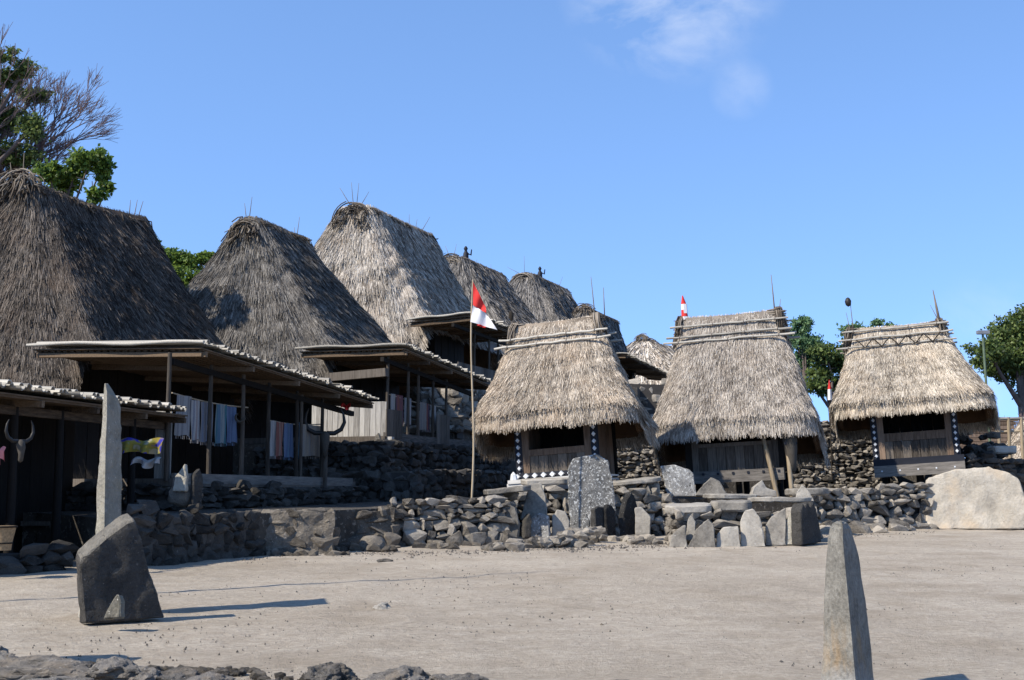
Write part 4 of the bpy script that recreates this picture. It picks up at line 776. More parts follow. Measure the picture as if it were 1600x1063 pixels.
# lichen on the foreground stele
m, t, b = new_mat('stele_lichen'); v = coords(t); z_ = N(t, 'ShaderNodeSeparateXYZ'); t.links.new(v, z_.inputs[0])
n1, n2, n3 = noi(t, v, 4, 8, .65), noi(t, v, 30, 5, .7), noi(t, coords(t, 'Object', (9, 9, 2.5)), 1.3, 5)
c = ramp(t, tmath(t, 'ADD', tmath(t, 'MULTIPLY', n1, .6), tmath(t, 'MULTIPLY', n2, .5)), ((.35, (.06, .055, .045)), (.8, (.38, .355, .3))))
mid = tmath(t, 'MULTIPLY', tmath(t, 'MULTIPLY', tmath(t, 'SUBTRACT', n3, .45, True), 5., True), tmath(t, 'MULTIPLY', tmath(t, 'MULTIPLY', tmath(t, 'SUBTRACT', .26, tmath(t, 'ABSOLUTE', tmath(t, 'SUBTRACT', tmath(t, 'ADD', z_.outputs[2], tmath(t, 'MULTIPLY', tmath(t, 'SUBTRACT', n1, .5), .5)), .4))), 6., True), .42)); c = mixc(t, mid, c, mixc(t, n2, (.2, .12, .05), (.4, .25, .1)))
lo_ = tmath(t, 'MULTIPLY', tmath(t, 'MULTIPLY', tmath(t, 'SUBTRACT', .62, tmath(t, 'ADD', z_.outputs[2], tmath(t, 'MULTIPLY', n1, .6))), 4., True), .45); c = mixc(t, lo_, c, mixc(t, n2, (.3, .3, .29), (.62, .62, .6)))
t.links.new(c, b.inputs['Base Color']); b.inputs['Roughness'].default_value = .9; bump(t, b, tmath(t, 'ADD', n1, n2), .6, .03); st.data.materials.clear(); st.data.materials.append(m)
# altar body and table stones
stone_wall('altar', 'low stone altar of stacked slabs below the middle hut', [(*XY(1050, 28.2), SL*27, 1.25), (*XY(1056, 26.7), SL*27, 1.2), (*XY(1240, 26.9), SL*27, 1.25), (*XY(1262, 28.6), SL*27, 1.3)], 'stone', (.36, .17), seed=30, thick=.3)
for k, a in enumerate((('long flat slab on the left end of the altar', 1043, 1118, 790, 26.5, .17, 1.0, 'slab', 3), ('thick squared block on the middle of the altar', 1114, 1178, 783, 26.6, .22, .8, 'slab', 1), ('thin dark slab on the right end of the altar', 1180, 1276, 778, 26.9, .1, 1.1, 'slab', 0), ('pale thin slab lying at the back of the altar', 1108, 1186, 772, 28.0, .1, 1.2, 'slab', -1), ('flat slab behind the small pointed stone on the altar', 1238, 1302, 764, 29.8, .16, 1.2, 'slab', 1),
       ('tilted flat table stone beside the flagpole', 753, 832, 766, 27.6, .12, 1.5, 'slab', 8), ('flat ledge slab under the white sill of the left hut', 816, 893, 749, 30.2, .14, 1.2, 'slab', 3), ('flat capstone right of the tall rounded standing stone', 955, 1036, 753, 30.2, .1, 1.3, 'slab', 9))):
    table_slab('table_stone', a[0], a[1], a[2], a[3], a[4], a[5], a[6], a[7], 400+k, a[8], 'flat table stones')
for k, (x, yb, yt, d, lab) in enumerate(((768, 785, 769, 28.0, 'small round prop under the tilted table stone'), (1022, 775, 750, 30.6, 'square prop under the flat capstone'), (985, 768, 752, 30.6, 'small wedge stone under the flat capstone'), (800, 782, 768, 28.4, 'grey prop stone under the middle of the tilted table stone'))):
    a, b_ = P(x, yb, d), P(x, yt, d); rock('prop_stone', lab, 'stone', (a+b_)/2+Vector((0, .2, 0)), (.34, .4, (b_.z-a.z)*1.15), 'stone', 80+k, 3, .1, .3*k, 'prop stones', 4)
# stones on the shaded wall at the left
q = P(283, 792, 22.4); rock('block', 'lumpy mud block on the shaded wall carrying a pointed slab', 'stone', q+Vector((.02, .25, .2)), (.62, .5, .44), 'mud', 90, 4, .14, .2, None, 6)
slab('standing_stone', 'pointed slab standing on the lumpy mud block', 'standing stone', [(270, 768), (274, 745), (289, 725), (292, 745), (293, 768)], 22.4, .1, 'stele', -.3, -.05, 304, .01, 8, 3, 'standing stones')
slab('standing_stone', 'narrow dark slab beside the pointed slab on the shaded wall', 'standing stone', [(299, 790), (300, 742), (308, 732), (313, 745), (312, 790)], 22.5, .12, 'basalt', .7, 0, 305, .01, 8, 3, 'standing stones')
slab('standing_stone', 'small white pointed stone at the corner of the second verandah', 'standing stone', [(585, 692), (588, 680), (592, 676), (597, 692)], 33.5, .1, 'slab', -.2, 0, 306, .01, 8, 2, 'standing stones')

# ------------------------------------------------------------------ flag
q = P(737, 780, 27.6); fp = thing('flagpole', 'thin bamboo flagpole with a red and white flag above the dry stone wall', 'flag', Vector((q.x, q.y, 1.4)))
pb, ptop = Vector((0, 0, 0)), P(739, 437, 27.6)-Vector((q.x, q.y, 1.4))
MB().tube([pb.lerp(ptop, k/14)+Vector((.035*math.sin(k*.45), 0, 0)) for k in range(15)], [.024-.008*k/14 for k in range(15)], 8).build('pole', M['bamboo_pole'], fp, 60)
def patch(c4, n, amp, seed):
    a, b_, c_, d_ = (P(x, y, 27.55)-Vector((q.x, q.y, 1.4)) for x, y in c4); mb = MB()
    for i in range(n+1):
        for j in range(n+1):
            u, v_ = i/n, j/n; p = a.lerp(b_, u).lerp(d_.lerp(c_, u), v_); mb.v.append(tuple(p+Vector((0, amp*math.sin(u*9+v_*3+seed)*(u*.7+.3), 0))))
    mb.f = [(i*(n+1)+j, (i+1)*(n+1)+j, (i+1)*(n+1)+j+1, i*(n+1)+j+1) for i in range(n) for j in range(n)]; return mb
f_ = patch(((739, 440), (759, 480), (760, 490), (739, 477)), 10, .05, 0).build('flag_red', M['red'], fp, 60)
patch(((739, 477), (760, 490), (777, 516), (735, 503)), 12, .05, 0).build('flag_white', M['flagwhite'], fp, 60)
patch(((744, 505), (760, 511), (758, 513), (746, 509)), 8, .05, 1).build('flag_edge', M['red'], fp, 60)
# ------------------------------------------------------------------ bamboo porch at the left edge
za, zb_ = Vector((*XY(-40, 18.6), P(-40, 600, 18.6).z)), Vector((*XY(292, 25.0), P(292, 643, 25.0).z))
U2 = Vector((zb_.x-za.x, zb_.y-za.y, 0)); L2 = U2.length; ang = math.atan2(U2.y, U2.x)
Z = thing('bamboo_porch', 'low bamboo-tiled porch in deep shade at the left edge', 'porch', Matrix.Translation((za.x, za.y, SL*19)) @ Matrix.Rotation(ang, 4, 'Z')); zi = Z.matrix_world.inverted()
a, b_ = zi @ za, zi @ zb_; i1, i2 = a+Vector((0, 2.4, .1)), b_+Vector((0, 2.4, .1))
verandah(Z, a, b_, i1, i2, .2, 88, False, .075)
def uz(px, v):
    lo, hi = -2., 9.
    for _ in range(50):
        m_ = (lo+hi)/2; q = Z.matrix_world @ Vector((m_, v, 0)); lo, hi = (m_, hi) if q.x < P(px, 700, q.y).x else (lo, m_)
    return m_
for x in (20, 92, 206): 
    u = uz(x, .5); MB().tube([(u, .5, 0), (u+.02, .5, 1.2), (u, .5, a.z-.2)], [.075, .07, .065], 9).build('post', M['wood'], Z, 60)
MB().bar((-.2, .5, a.z-.28), (L2, .5, b_.z-.28), .1, .14).build('beam', M['batten'], Z)
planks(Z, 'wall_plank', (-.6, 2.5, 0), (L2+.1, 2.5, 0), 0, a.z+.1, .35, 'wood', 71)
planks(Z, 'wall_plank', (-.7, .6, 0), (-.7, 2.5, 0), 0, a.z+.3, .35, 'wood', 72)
MB().box((uz(60, 2), 1.3, .62), (L2-.2, 2.3, .7)).build('bench_top', M['plank'], Z)
for x in (uz(70, 2), uz(180, 2), L2-.4): MB().box((x, 1.6, 0), (x+.1, 1.7, .62)).build('bench_leg', M['wood'], Z)
ob = thatch(Z, 'th_old', 3.4, 1.3, 3.0, .25, 8.0, lambda s: 2.9+0*s, (0, 0), 20000, .3, .03, 99, .1, .3); ob.location = (-1.2, 6.6, 0)
planks(Z, 'wall_plank', (-3.6, 4, 0), (1.4, 4, 0), 0, 3.2, .5, 'wood', 73); planks(Z, 'wall_plank', (1.4, 4, 0), (1.4, 9, 0), 0, 3.2, .5, 'wood', 74)
# ------------------------------------------------------------------ cloths, skulls, basket
def cloth(root, px0, px1, py0, py1, v, mat, label, group='woven cloths hung for sale', fold=.03, cat='cloth'):
    u0, u1 = ucol(None, root, px0, v), ucol(None, root, px1, v); W0 = root.matrix_world @ Vector((u0, v, 0)); z1, z0 = P(px0, py0, W0.y).z, P(px0, py1, W0.y).z; n, k = 14, 10; mb = MB(); wd = u1-u0
    for i in range(n+1):
        for j in range(k+1):
            f, g_ = i/n, j/k; mb.v.append((f*wd+.02*math.sin(g_*4+u0*5), fold*math.sin(f*wd*26+u0*7+.6*math.sin(g_*3))*(.4+.6*g_), -(z1-z0)*g_*(1+.02*math.sin(f*7))))
    mb.f = [(i*(k+1)+j, (i+1)*(k+1)+j, (i+1)*(k+1)+j+1, i*(k+1)+j+1) for i in range(n) for j in range(k)]
    o = mb.build('hanging_cloth', mat, None, 70); o.matrix_world = Matrix.Translation((W0.x, W0.y, z1)) @ Matrix.Rotation(R(90-TH), 4, 'Z')
    fr = MB()
    for i in range(16): x = wd*(i+.5)/16; fr.tube([(x, fold*math.sin(x*26), -(z1-z0)), (x+random.uniform(-.01, .01), fold*math.sin(x*26), -(z1-z0)-.07)], .004, 4)
    fr.build('cloth_fringe', mat, o)
    return tag(o, label, cat, group)
def sm(i, *cols): return stripe_mat('cloth_stripe_%d' % i, cols, 9, i)
gy_, wh, rd, bl_, tl, nv, bg_ = (.3, .29, .29), (.55, .53, .5), (.32, .12, .09), (.16, .23, .36), (.07, .2, .24), (.06, .09, .2), (.42, .36, .28)
for i, (x0, x1, y0, y1, mt, lab) in enumerate((
    (274, 297, 617, 680, sm(1, gy_, wh, gy_, wh), 'pale grey cloth, leftmost on the line under the wide verandah'),
    (297, 312, 625, 687, sm(2, wh, rd, wh, rd, nv), 'red and white striped cloth next to the pale grey one'),
    (313, 332, 628, 690, sm(3, gy_, bl_, gy_, bl_), 'grey-blue striped cloth in the middle of the line'),
    (335, 352, 631, 692, sm(4, tl, tl, bl_, wh), 'teal cloth right of the grey-blue striped one'),
    (354, 368, 635, 691, sm(5, bl_, nv, bl_), 'plain blue cloth at the right end of the line'),
    (422, 431, 657, 712, sm(6, wh, gy_), 'narrow whitish cloth at the dark middle of the wide verandah'),
    (430, 442, 659, 713, sm(7, rd, bg_, rd), 'reddish brown cloth beside the narrow whitish one'),
    (444, 457, 661, 714, sm(8, bl_, nv, tl), 'dark blue cloth beside the reddish brown one'),
    (465, 470, 660, 712, sm(9, tl, nv), 'thin strip of dark teal cloth left of the beige one'),
    (470, 499, 663, 712, sm(10, bg_, gy_, bg_), 'wide beige cloth at the far end of the wide verandah'))):
    cloth(A, x0, x1, y0, y1, .72, mt, lab)
for i, (x0, x1, y0, y1, mt, lab) in enumerate(((609, 618, 615, 659, sm(11, wh, bg_, gy_), 'pale beige striped cloth, leftmost under the second verandah'), (619, 629, 617, 660, sm(12, rd, rd, nv), 'rusty red cloth under the second verandah'), (630, 641, 621, 662, sm(13, wh, bl_, wh), 'white and pale blue cloth under the second verandah'),
    (655, 665, 628, 671, sm(14, gy_, bg_), 'grey patterned cloth right of the middle post of second verandah'), (666, 671, 631, 671, sm(15, rd, nv), 'narrow dark red cloth between the grey and pale ones'), (672, 681, 633, 672, sm(16, wh, bl_, wh, wh), 'pale bluish cloth at the right end of second verandah'))):
    cloth(B, x0, x1, y0, y1, .72, mt, lab)
cloth(Cc, 765, 780, 535, 548, .72, sm(17, gy_, wh), 'small pale cloth hanging under the verandah of the tallest house')
def hang_line(root, x0, y0, x1, y1, v, label):
    u0, u1 = ucol(None, root, x0, v), ucol(None, root, x1, v); a = root.matrix_world @ Vector((u0, v, 0)); b = root.matrix_world @ Vector((u1, v, 0)); a.z, b.z = P(x0, y0, a.y).z, P(x1, y1, b.y).z
    o = MB().tube([Vector((0, 0, 0)).lerp(b-a, k/10)+Vector((0, 0, -.05*math.sin(math.pi*k/10))) for k in range(11)], .014, 6).build('hanging_line', M['bamboo_pole']); o.location = a; tag(o, label, 'line')
hang_line(A, 266, 614, 386, 637, .74, 'thin pole carrying the row of cloths under the wide verandah'); hang_line(A, 419, 657, 502, 663, .74, 'thin pole carrying the darker cloths at the far end of the wide verandah'); hang_line(B, 606, 616, 690, 636, .74, 'line carrying the cloths under the second verandah')
def bull_skull(label, pos, s, rz, post_h=0):
    root = thing('buffalo_skull', label, 'skull', Matrix.Translation(pos) @ Matrix.Rotation(rz, 4, 'Z') @ Matrix.Scale(s, 4), 'buffalo skulls with horns')
    MB().tube([(0, 0, .1), (0, -.05, .02), (0, -.09, -.12), (0, -.1, -.3), (0, -.08, -.48), (0, -.05, -.52)], [.06, .13, .12, .08, .07, .03], 10).build('skull', M['bone'], root, 60)
    for sx in (-1, 1):
        MB().tube([(sx*.06, 0, .08), (sx*.25, 0, .08), (sx*.42, 0, .18), (sx*.5, 0, .36), (sx*.47, 0, .56), (sx*.4, 0, .7)], [.06, .06, .055, .045, .03, .008], 8).build('horn', M['horn'], root, 60)
        MB().tube([(sx*.07, -.13, -.06), (sx*.075, -.15, -.06)], .03, 8).build('eye_socket', M['black'], root)
    return root
q = P(507, 682, 30.6); bull_skull('horned buffalo skull on a post at the far end of the wide verandah', q, .95, .3)
o = MB().tube([(0, 0, q.z-4.2), (0, 0, 0)], .05, 8).build('skull_post', M['plank']); o.location = q+Vector((.02, .1, 0)); tag(o, 'grey post bearing the buffalo skull at the end of the wide verandah', 'post')
q = P(30, 694, 18.6); bull_skull('horned buffalo skull on the porch post at the left edge', q, .5, 1.1)
q = P(1233, 690, 33.6); root = thing('buffalo_skull', 'long pale skull hung between the two bamboo props of the middle hut', 'skull', q, 'buffalo skulls with horns')
MB().tube([(0, 0, .2), (0, -.04, .05), (.02, -.08, -.2), (.04, -.09, -.55), (.05, -.06, -.75), (.05, -.04, -.8)], [.1, .2, .17, .12, .11, .05], 10).build('skull', M['bone'], root, 60)
for sx in (-1, 1):
    MB().tube([(sx*.12, -.16, -.05), (sx*.13, -.19, -.05)], .045, 8).build('eye_socket', M['black'], root); MB().tube([(sx*.12, 0, .12), (sx*.28, .05, .22), (sx*.3, .05, .38)], [.05, .04, .012], 8).build('horn', M['horn'], root, 60)
# buffalo-horn pair hung in the near verandah
q = A.matrix_world @ Vector((ucol(None, A, 371, .6), .55, 0)); q.z = P(371, 652, q.y).z
o = MB().tube([(math.cos(a_)*.1, 0, math.sin(a_)*.1) for a_ in [2.2+k*.42 for k in range(11)]], [.012, .02, .025, .028, .03, .03, .03, .028, .025, .02, .01], 8).build('horn_ring', M['bone'], None, 60); o.location = q; tag(o, 'small curved pale horn hanging right of the plain blue cloth', 'horn')
# basket
q = P(2, 860, 18.3); bk = thing('basket', 'tan woven basket standing in the shade at the left edge', 'basket', q)
MB().tube([(0, 0, 0), (0, 0, .1), (0, 0, .34)], [.13, .14, .19], 16).build('basket_body', M['basket'], bk, 50); MB().tube([(.197*math.cos(a_), .197*math.sin(a_), .33) for a_ in [k*math.pi/8 for k in range(17)]], .014, 6).build('basket_rim', M['wood'], bk); MB().tube([(.145*math.cos(a_), .145*math.sin(a_), .1) for a_ in [k*math.pi/8 for k in range(17)]], .01, 6).build('basket_band', M['wood'], bk)
# bright cloth heaped on the bench
m, t, b = new_mat('yellow_blue_print'); v = coords(t); n1 = noi(t, v, 3.2, 2); c = ramp(t, n1, ((.42, (.03, .03, .25)), (.47, (.26, .19, .025)), (.55, (.17, .17, .035)), (.6, (.3, .28, .2)))); t.links.new(c, b.inputs['Base Color']); b.inputs['Roughness'].default_value = .9
def drape(label, px0, px1, py0, py1, d, mat, seed):
    a, b_ = P(px0, py0, d), P(px1, py0, d); h = (py1-py0)*d/F; mb = MB(); n, k = 24, 12
    for i in range(n+1):
        for j in range(k+1):
            f, g_ = i/n, j/k; mb.v.append(((b_.x-a.x)*f, .09*math.sin(f*15+seed+g_)*(.3+g_)-.35*max(0, .3-g_)*-1, -h*g_*(1+.18*math.sin(f*8+seed))+.03*math.sin(f*9)))
    mb.f = [(i*(k+1)+j, (i+1)*(k+1)+j, (i+1)*(k+1)+j+1, i*(k+1)+j+1) for i in range(n) for j in range(k)]; o = mb.build('draped_cloth', mat, None, 70); o.location = a; return tag(o, label, 'cloth')
drape('yellow and dark blue patterned cloth hung under the left porch', 186, 254, 686, 708, 22.2, m, 1)
drape('crumpled white and violet cloth below the patterned one', 206, 250, 716, 728, 22.4, sm(20, wh, (.25, .2, .4), wh), 3)
drape('red cloth bundle under the far eave of the wide verandah', 532, 548, 631, 639, 31.5, M['red'], 2)
drape('pink cloth at the very left edge under the porch', -12, 4, 700, 722, 19.2, plain('pink_cloth', (.7, .25, .25)), 5)

# ------------------------------------------------------------------ foreground rocks, lone stones, gravel
FR = [(60, 1052, 1.0, .5, .36, 'long dark rock in the lower left corner'), (-15, 1040, .6, .5, .34, 'dark rock cut by the left edge of the picture'), (190, 1062, .6, .5, .34, 'pitted grey rock right of the long dark rock'), (268, 1062, .55, .4, .25, 'smooth tan rock among the foreground rocks'), (330, 1070, .4, .4, .22, 'small grey rock right of the smooth tan rock'), (345, 1042, .2, .18, .1, 'small dark stone behind the tan rock'), (515, 1056, .42, .34, .3, 'rough pointed rock with a shadow to its right'), (618, 1058, .46, .36, .26, 'pale rounded rock in the middle of the foreground'), (655, 1072, .36, .26, .2, 'dark-sided slab rock overlapping the pale rounded one'), (722, 1070, .46, .4, .24, 'low rough rock right of the dark-sided slab rock'), (945, 1072, .5, .4, .16, 'flat rough rock at the bottom centre'), (120, 1075, .7, .4, .25, 'low brown rock along the bottom edge at the left'), (420, 1074, .6, .4, .14, 'flat tan rock along the bottom edge')]
for k, (x, y, sx, sy, sz, lab) in enumerate(FR):
    q = G(x, y+14); rock('rock', lab, 'rock', q+Vector((0, 0, sz*.12)), (sx*1.05, sy*1.2, sz*.95), 'rock', 500+k, 5, .3, k*.9, 'foreground rocks', 6)
heap('rubble_line', 'loose small stones and grit strewn between the foreground rocks', 'rubble', [(G(90, 1050), (.7, .25, .03)), (G(240, 1058), (.6, .25, .03)), (G(400, 1062), (.6, .2, .03)), (G(560, 1066), (.5, .2, .03)), (G(330, 1052), (.4, .15, .02))], 110, .085, 'mud', 25)
q = G(598, 950); rock('rock', 'lone small mound of stone in the middle of the plaza', 'rock', q+Vector((0, 0, .0)), (.24, .24, .12), 'slab', 530, 4, .3, .4, None, 5)
q = G(600, 877); rock('rock', 'small flat dark stone on the plaza below the step stones', 'rock', q+Vector((0, 0, .01)), (.3, .15, .08), 'rock', 531, 3, .2, .1, None, 5)
q = G(430, 1075)
mb = MB(); rn = random.Random(77)
for i in range(4200):
    f = rn.random(); y = 9+19*f**1.2; x = rn.uniform(-.45, .45)*y; s_ = rn.choice((.006, .008, .01, .012, .015))*(1 if rn.random() < .97 else 2); zz = SL*y
    if rn.random() < .22: x = rn.uniform(-.45, -.1)*9.6; y = rn.uniform(9.0, 10.3); zz = SL*y; s_ *= 1.6
    vs = [(x+rn.uniform(.6, 1.2)*s_*math.cos(a_), y+rn.uniform(.6, 1.2)*s_*math.sin(a_), zz-.01) for a_ in (0, 1.25, 2.5, 3.8, 5)]+[(x+rn.uniform(-.3, .3)*s_, y, zz+s_*rn.uniform(.2, .5)+.006)]
    mb.add(vs, [(0, 1, 5), (1, 2, 5), (2, 3, 5), (3, 4, 5), (4, 0, 5)])
for i in range(1500):
    px_ = rn.uniform(380, 1460); py_ = (873 if px_ < 420 else 866-(px_-420)*.014 if px_ < 760 else 862-(px_-760)*.045)+abs(rn.gauss(0, 4))-1; q = G(px_, py_); s_ = rn.choice((.008, .012, .018, .026, .035)); x, y, zz = q
    vs = [(x+rn.uniform(.6, 1.2)*s_*math.cos(a_), y+rn.uniform(.6, 1.2)*s_*math.sin(a_), zz-.01) for a_ in (0, 1.25, 2.5, 3.8, 5)]+[(x+rn.uniform(-.3, .3)*s_, y, zz+s_*rn.uniform(.4, .8)+.006)]
    mb.add(vs, [(0, 1, 5), (1, 2, 5), (2, 3, 5), (3, 4, 5), (4, 0, 5)])
gv = mb.build('gravel', M['rock'], None, None, 'stuff'); tag(gv, 'fine dark and pale gravel strewn over the plaza dust', 'gravel')
# tall bamboo pole and an added, unseen boulder just beyond the left edge (their shadows reach the picture)
tip = G(842, 893); k_ = 9.2; bp = Vector((tip.x+SX*k_, tip.y+SY*k_, 0)); bp.z = SL*bp.y
o = MB().tube([(0, 0, -.2), (0, 0, 4), (0, 0, 7), (0, 0, k_*math.tan(SUN_EL)+.3)], [.05, .045, .035, .012], 8).build('bamboo_pole', M['bamboo_pole'], None, 60); o.location = bp; tag(o, 'tall bare bamboo pole standing just beyond the left edge', 'pole')
q = G(-120, 1050); rock('boulder', 'unseen upright boulder added beyond the lower left corner for its shade', 'boulder', q+Vector((-.1, 0, .6)), (1.0, .8, 1.7), 'rock', 540, 4, .2)

# ------------------------------------------------------------------ far right: fence, lamp, small roof
q = P(1548, 690, 47); lp = thing('lamp_post', 'thin green lamp post with a flat lamp, right of the right hut', 'lamp', Vector((q.x, q.y, 1.6)))
h = P(1543, 522, 47).z-1.6; MB().tube([(0, 0, 0), (-.05, 0, h*.5), (-.12, 0, h)], [.055, .05, .045], 8).build('post', M['metal'], lp, 60); MB().box((-.32, -.12, h), (.1, .12, h+.12)).build('lamp_head', M['lampgrey'], lp); MB().box((-.3, -.1, h-.012), (.08, .1, h-.002)).build('lamp_lens', M['white'], lp)
fc = thing('bamboo_fence', 'bamboo rail fence beyond the wall at the right edge', 'fence', Vector(P(1562, 700, 44)))
o0 = fc.matrix_world.translation
for x in (1562, 1578, 1598): p = P(x, 706, 44)-o0; MB().tube([p+Vector((0, 0, -.4)), p+Vector((0, 0, 1.18))], .06, 8).build('post', M['bamboo_pole'], fc, 60)
MB().tube([P(1555, 655, 44)-o0, P(1640, 653, 44)-o0], .05, 8).build('rail', M['bamboo'], fc, 60); MB().tube([P(1555, 675, 44.1)-o0, P(1640, 673, 44.1)-o0], .04, 8).build('rail', M['bamboo_pole'], fc, 60)
table_slab('table_stone', 'pale flat block on the wall at the right edge', 1552, 1594, 697, 38.4, .24, .7, 'slab', 420, 0, 'flat table stones')
q = P(1612, 700, 46); tr = thing('thatched_house', 'small thatched roof cut by the right edge behind the bamboo fence', 'house', Matrix.Translation((q.x, q.y, 2.6)), 'thatched houses in the row'); thatch(tr, 'th_hut', 1.1, .3, 1.1, .15, 1.6, lambda s: .25+0*s, (0, 0), 9000, .25, .014, 91, .2)
for sx in (-.7, .7): MB().tube([(sx, -.7, -1), (sx, -.7, .5)], .06, 8).build('post', M['wood'], tr, 60)
terrace('rear_terrace', [XY(1500, 39.5), XY(1800, 40), (40, 70), (14, 70)], 2.5)
wd_ = thing('timber_stack', 'stack of reddish boards beyond the rubble heap at the right', 'timber', P(1548, 690, 50))
for k in range(9): MB().box((-1.4+.1*math.sin(k*3), -.4, -.5+k*.16), (.9+.1*math.sin(k*5), .4, -.36+k*.16), .01).build('board', M['jamb'], wd_)

# ------------------------------------------------------------------ trees
def foliage(parent, clusters, ls, n, mat, seed, name='crown', clumps=14):
    r = np.random.default_rng(seed); pts = []; tot = sum(c[1]*c[2] for c in clusters)
    for c, rx, rz in clusters:
        m_ = max(30, int(n*rx*rz/tot)); k = max(4, int(clumps*rx*rz/ (tot/len(clusters)))); dirs = r.normal(size=(k, 3)); dirs /= np.linalg.norm(dirs, axis=1)[:, None]
        cen = dirs*(r.random(k)**.4)[:, None]*np.array([rx, rx*.8, rz]); idx = r.integers(0, k, m_)
        p = cen[idx]+r.normal(size=(m_, 3))*np.array([rx, rx, rz*.8])*.17+np.array(c); pts.append(p)
    p = np.concatenate(pts); nn = len(p); d = r.normal(size=(nn, 3)); d[:, 2] -= .35; d /= np.linalg.norm(d, axis=1)[:, None]; e = r.normal(size=(nn, 3)); e = np.cross(d, e); e /= np.linalg.norm(e, axis=1)[:, None]; L = ls*r.uniform(.6, 1.3, nn)[:, None]
    V = np.stack([p, p+d*L*.5+e*L*.3, p+d*L, p+d*L*.5-e*L*.3], 1).reshape(-1, 3)
    return link(name, np_mesh(name, V, np.arange(nn*4).reshape(-1, 4), np.repeat(r.random(nn), 4)), M[mat], parent, None, 'stuff')
def tree(label, pxb, d, zb, cl_px, ls, n, mat, seed, r0=.22, group='trees behind the village', clumps=30):
    q = P(pxb, 700, d); root = thing('tree', label, 'tree', Vector((q.x, q.y, zb)), group); rn = random.Random(seed); cl_ = []
    for x, y, rx, ry in cl_px: c = P(x, y, d+rn.uniform(-1.5, 1.5))-root.location; cl_.append((tuple(c), rx*d/F, ry*d/F))
    fork = Vector((0, 0, max(1.5, min(c[0][2] for c in cl_)*.75))); MB().tube([(0, 0, -.5), fork*.5+Vector((.1, 0, 0)), fork], [r0, r0*.8, r0*.65], 10).build('trunk', M['bark'], root, 60)
    for c, rx, rz in cl_:
        c = Vector(c); mid_ = fork.lerp(c, .55)+Vector((rn.uniform(-.3, .3), rn.uniform(-.3, .3), .1)); MB().tube([fork*.98, mid_, c, c+Vector((rn.uniform(-.4, .4)*rx, 0, rz*.7))], [r0*.5, r0*.3, r0*.14, .01], 7).build('limb', M['bark'], root, 60)
        for k in range(5):
            a_ = mid_.lerp(c, rn.uniform(.3, 1)); MB().tube([a_, a_+Vector((rn.uniform(-.7, .7)*rx, rn.uniform(-.5, .5)*rx, rn.uniform(-.2, .8)*rz))], [r0*.14, .012], 5).build('branch', M['bark'], root)
    foliage(root, cl_, ls, n, mat, seed, clumps=clumps); return root
tree('leafy bright green tree above the ridge of the left house', 90, 36.5, 2, [(142, 248, 24, 16), (160, 262, 14, 20), (105, 280, 26, 18), (165, 292, 10, 14), (150, 305, 12, 12), (75, 268, 22, 14), (120, 262, 20, 14), (90, 300, 24, 14)], .15, 5600, 'leaf_a', 31, .12, clumps=26)
tree('tall dark green tree at the top left corner', -120, 40, 2, [(0, 86, 26, 14), (38, 106, 24, 14), (15, 120, 26, 16), (55, 150, 26, 18), (-40, 150, 46, 40), (5, 185, 36, 26), (50, 200, 26, 20), (20, 240, 40, 18), (-90, 215, 60, 40)], .13, 17000, 'leaf_b', 32, .3, clumps=60)
tree('green bushy tree in the gap between the first and second houses', 275, 52, 3, [(262, 412, 30, 24), (295, 408, 28, 14), (238, 392, 14, 22), (280, 435, 40, 20), (320, 402, 12, 10)], .17, 8500, 'leaf_a', 33, .18)
tree('light blue-green feathery tree right of the middle hut', 1262, 85, 3, [(1255, 508, 16, 16), (1258, 535, 26, 14), (1275, 555, 28, 14), (1240, 525, 12, 12), (1250, 570, 22, 18)], .22, 8000, 'leaf_c', 34, .2)
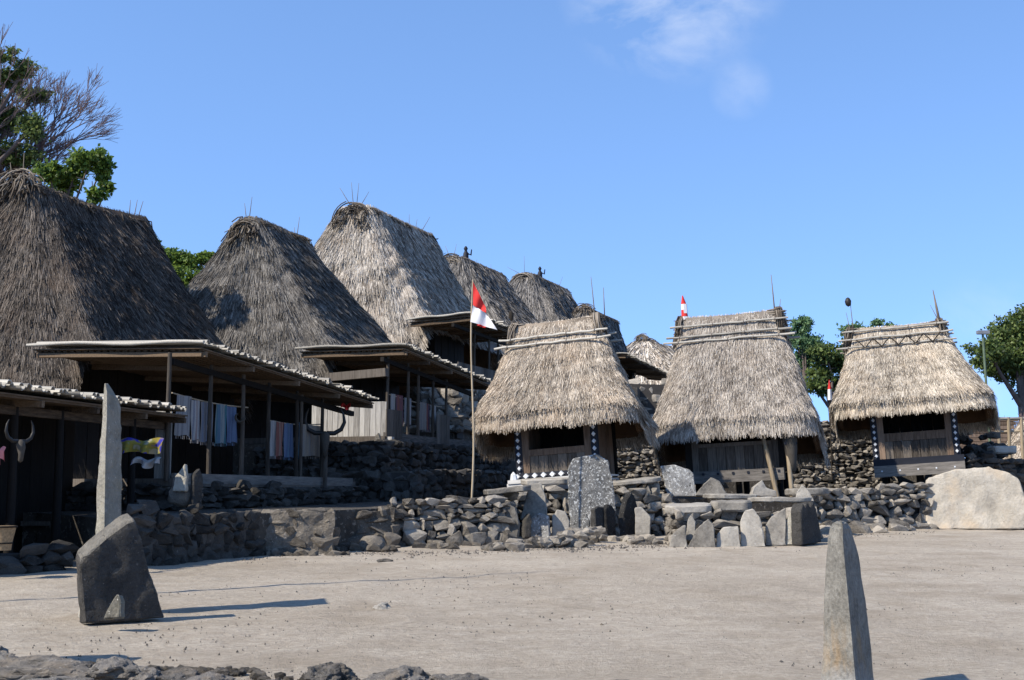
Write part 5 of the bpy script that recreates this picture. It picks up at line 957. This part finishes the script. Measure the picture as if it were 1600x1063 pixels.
tree('dark tree with spreading crown behind the gap of the two right huts', 1300, 78, 3, [(1290, 552, 26, 14), (1312, 570, 26, 16), (1285, 585, 26, 14), (1320, 600, 26, 20), (1275, 605, 20, 15)], .24, 7000, 'leaf_b', 35, .24)
tree('round-topped green tree behind the left end of the right hut ridge', 1350, 80, 3, [(1345, 525, 30, 22), (1330, 555, 20, 22), (1375, 512, 20, 12), (1350, 560, 30, 30)], .22, 9500, 'leaf_c', 36, .24)
tree('big dark spreading tree at the right edge', 1600, 75, 2.5, [(1585, 520, 40, 30), (1545, 550, 32, 22), (1600, 560, 45, 28), (1560, 580, 30, 18), (1620, 600, 35, 30), (1610, 500, 30, 20), (1570, 535, 30, 20)], .22, 20000, 'leaf_b', 37, .35, clumps=34)
# leafless tree
def bare_tree(label, pxb, d, zb, h, seed, lean=(0, 0, 1), gens=6, group='trees behind the village', spread=.62, mat='twig'):
    q = P(pxb, 700, d); root = thing('tree', label, 'tree', Vector((q.x, q.y, zb)), group); rn = random.Random(seed); big, small = MB(), MB()
    def grow(p, dr, L, r_, g_):
        q_ = p+dr*L; mid_ = p+dr*L*.5+Vector((rn.uniform(-1, 1), rn.uniform(-1, 1), rn.uniform(-1, 1)))*L*.06
        (big if g_ < 3 else small).tube([p, mid_, q_], [r_, r_*.85, r_*.68], 7 if g_ < 3 else 4, False)
        if g_ >= gens: return
        for k in range(3 if g_ < gens-1 else 4):
            ax = Vector((rn.gauss(0, 1), rn.gauss(0, 1), rn.gauss(0, .7))).normalized(); nd = (dr+ax*spread+Vector((0, 0, .1))).normalized(); grow(p.lerp(q_, rn.uniform(.65, 1)), nd, L*rn.uniform(.6, .82), max(.007, r_*.6), g_+1)
    grow(Vector((0, 0, -.3)), Vector(lean).normalized(), h*.3, .22*h/12, 0)
    big.build('trunk', M['bark'], root, 60); small.build('crown', M[mat], root, None, 'stuff'); return root
bare_tree('leafless purple-brown tree with fine twigs at the upper left', -150, 41, 2, 15.6, 5, (.03, 0, 1), 8, spread=.4)
bare_tree('small leafless shrub by the lamp post', 1575, 52, 2, 4.2, 8, (0, 0, 1), 5)
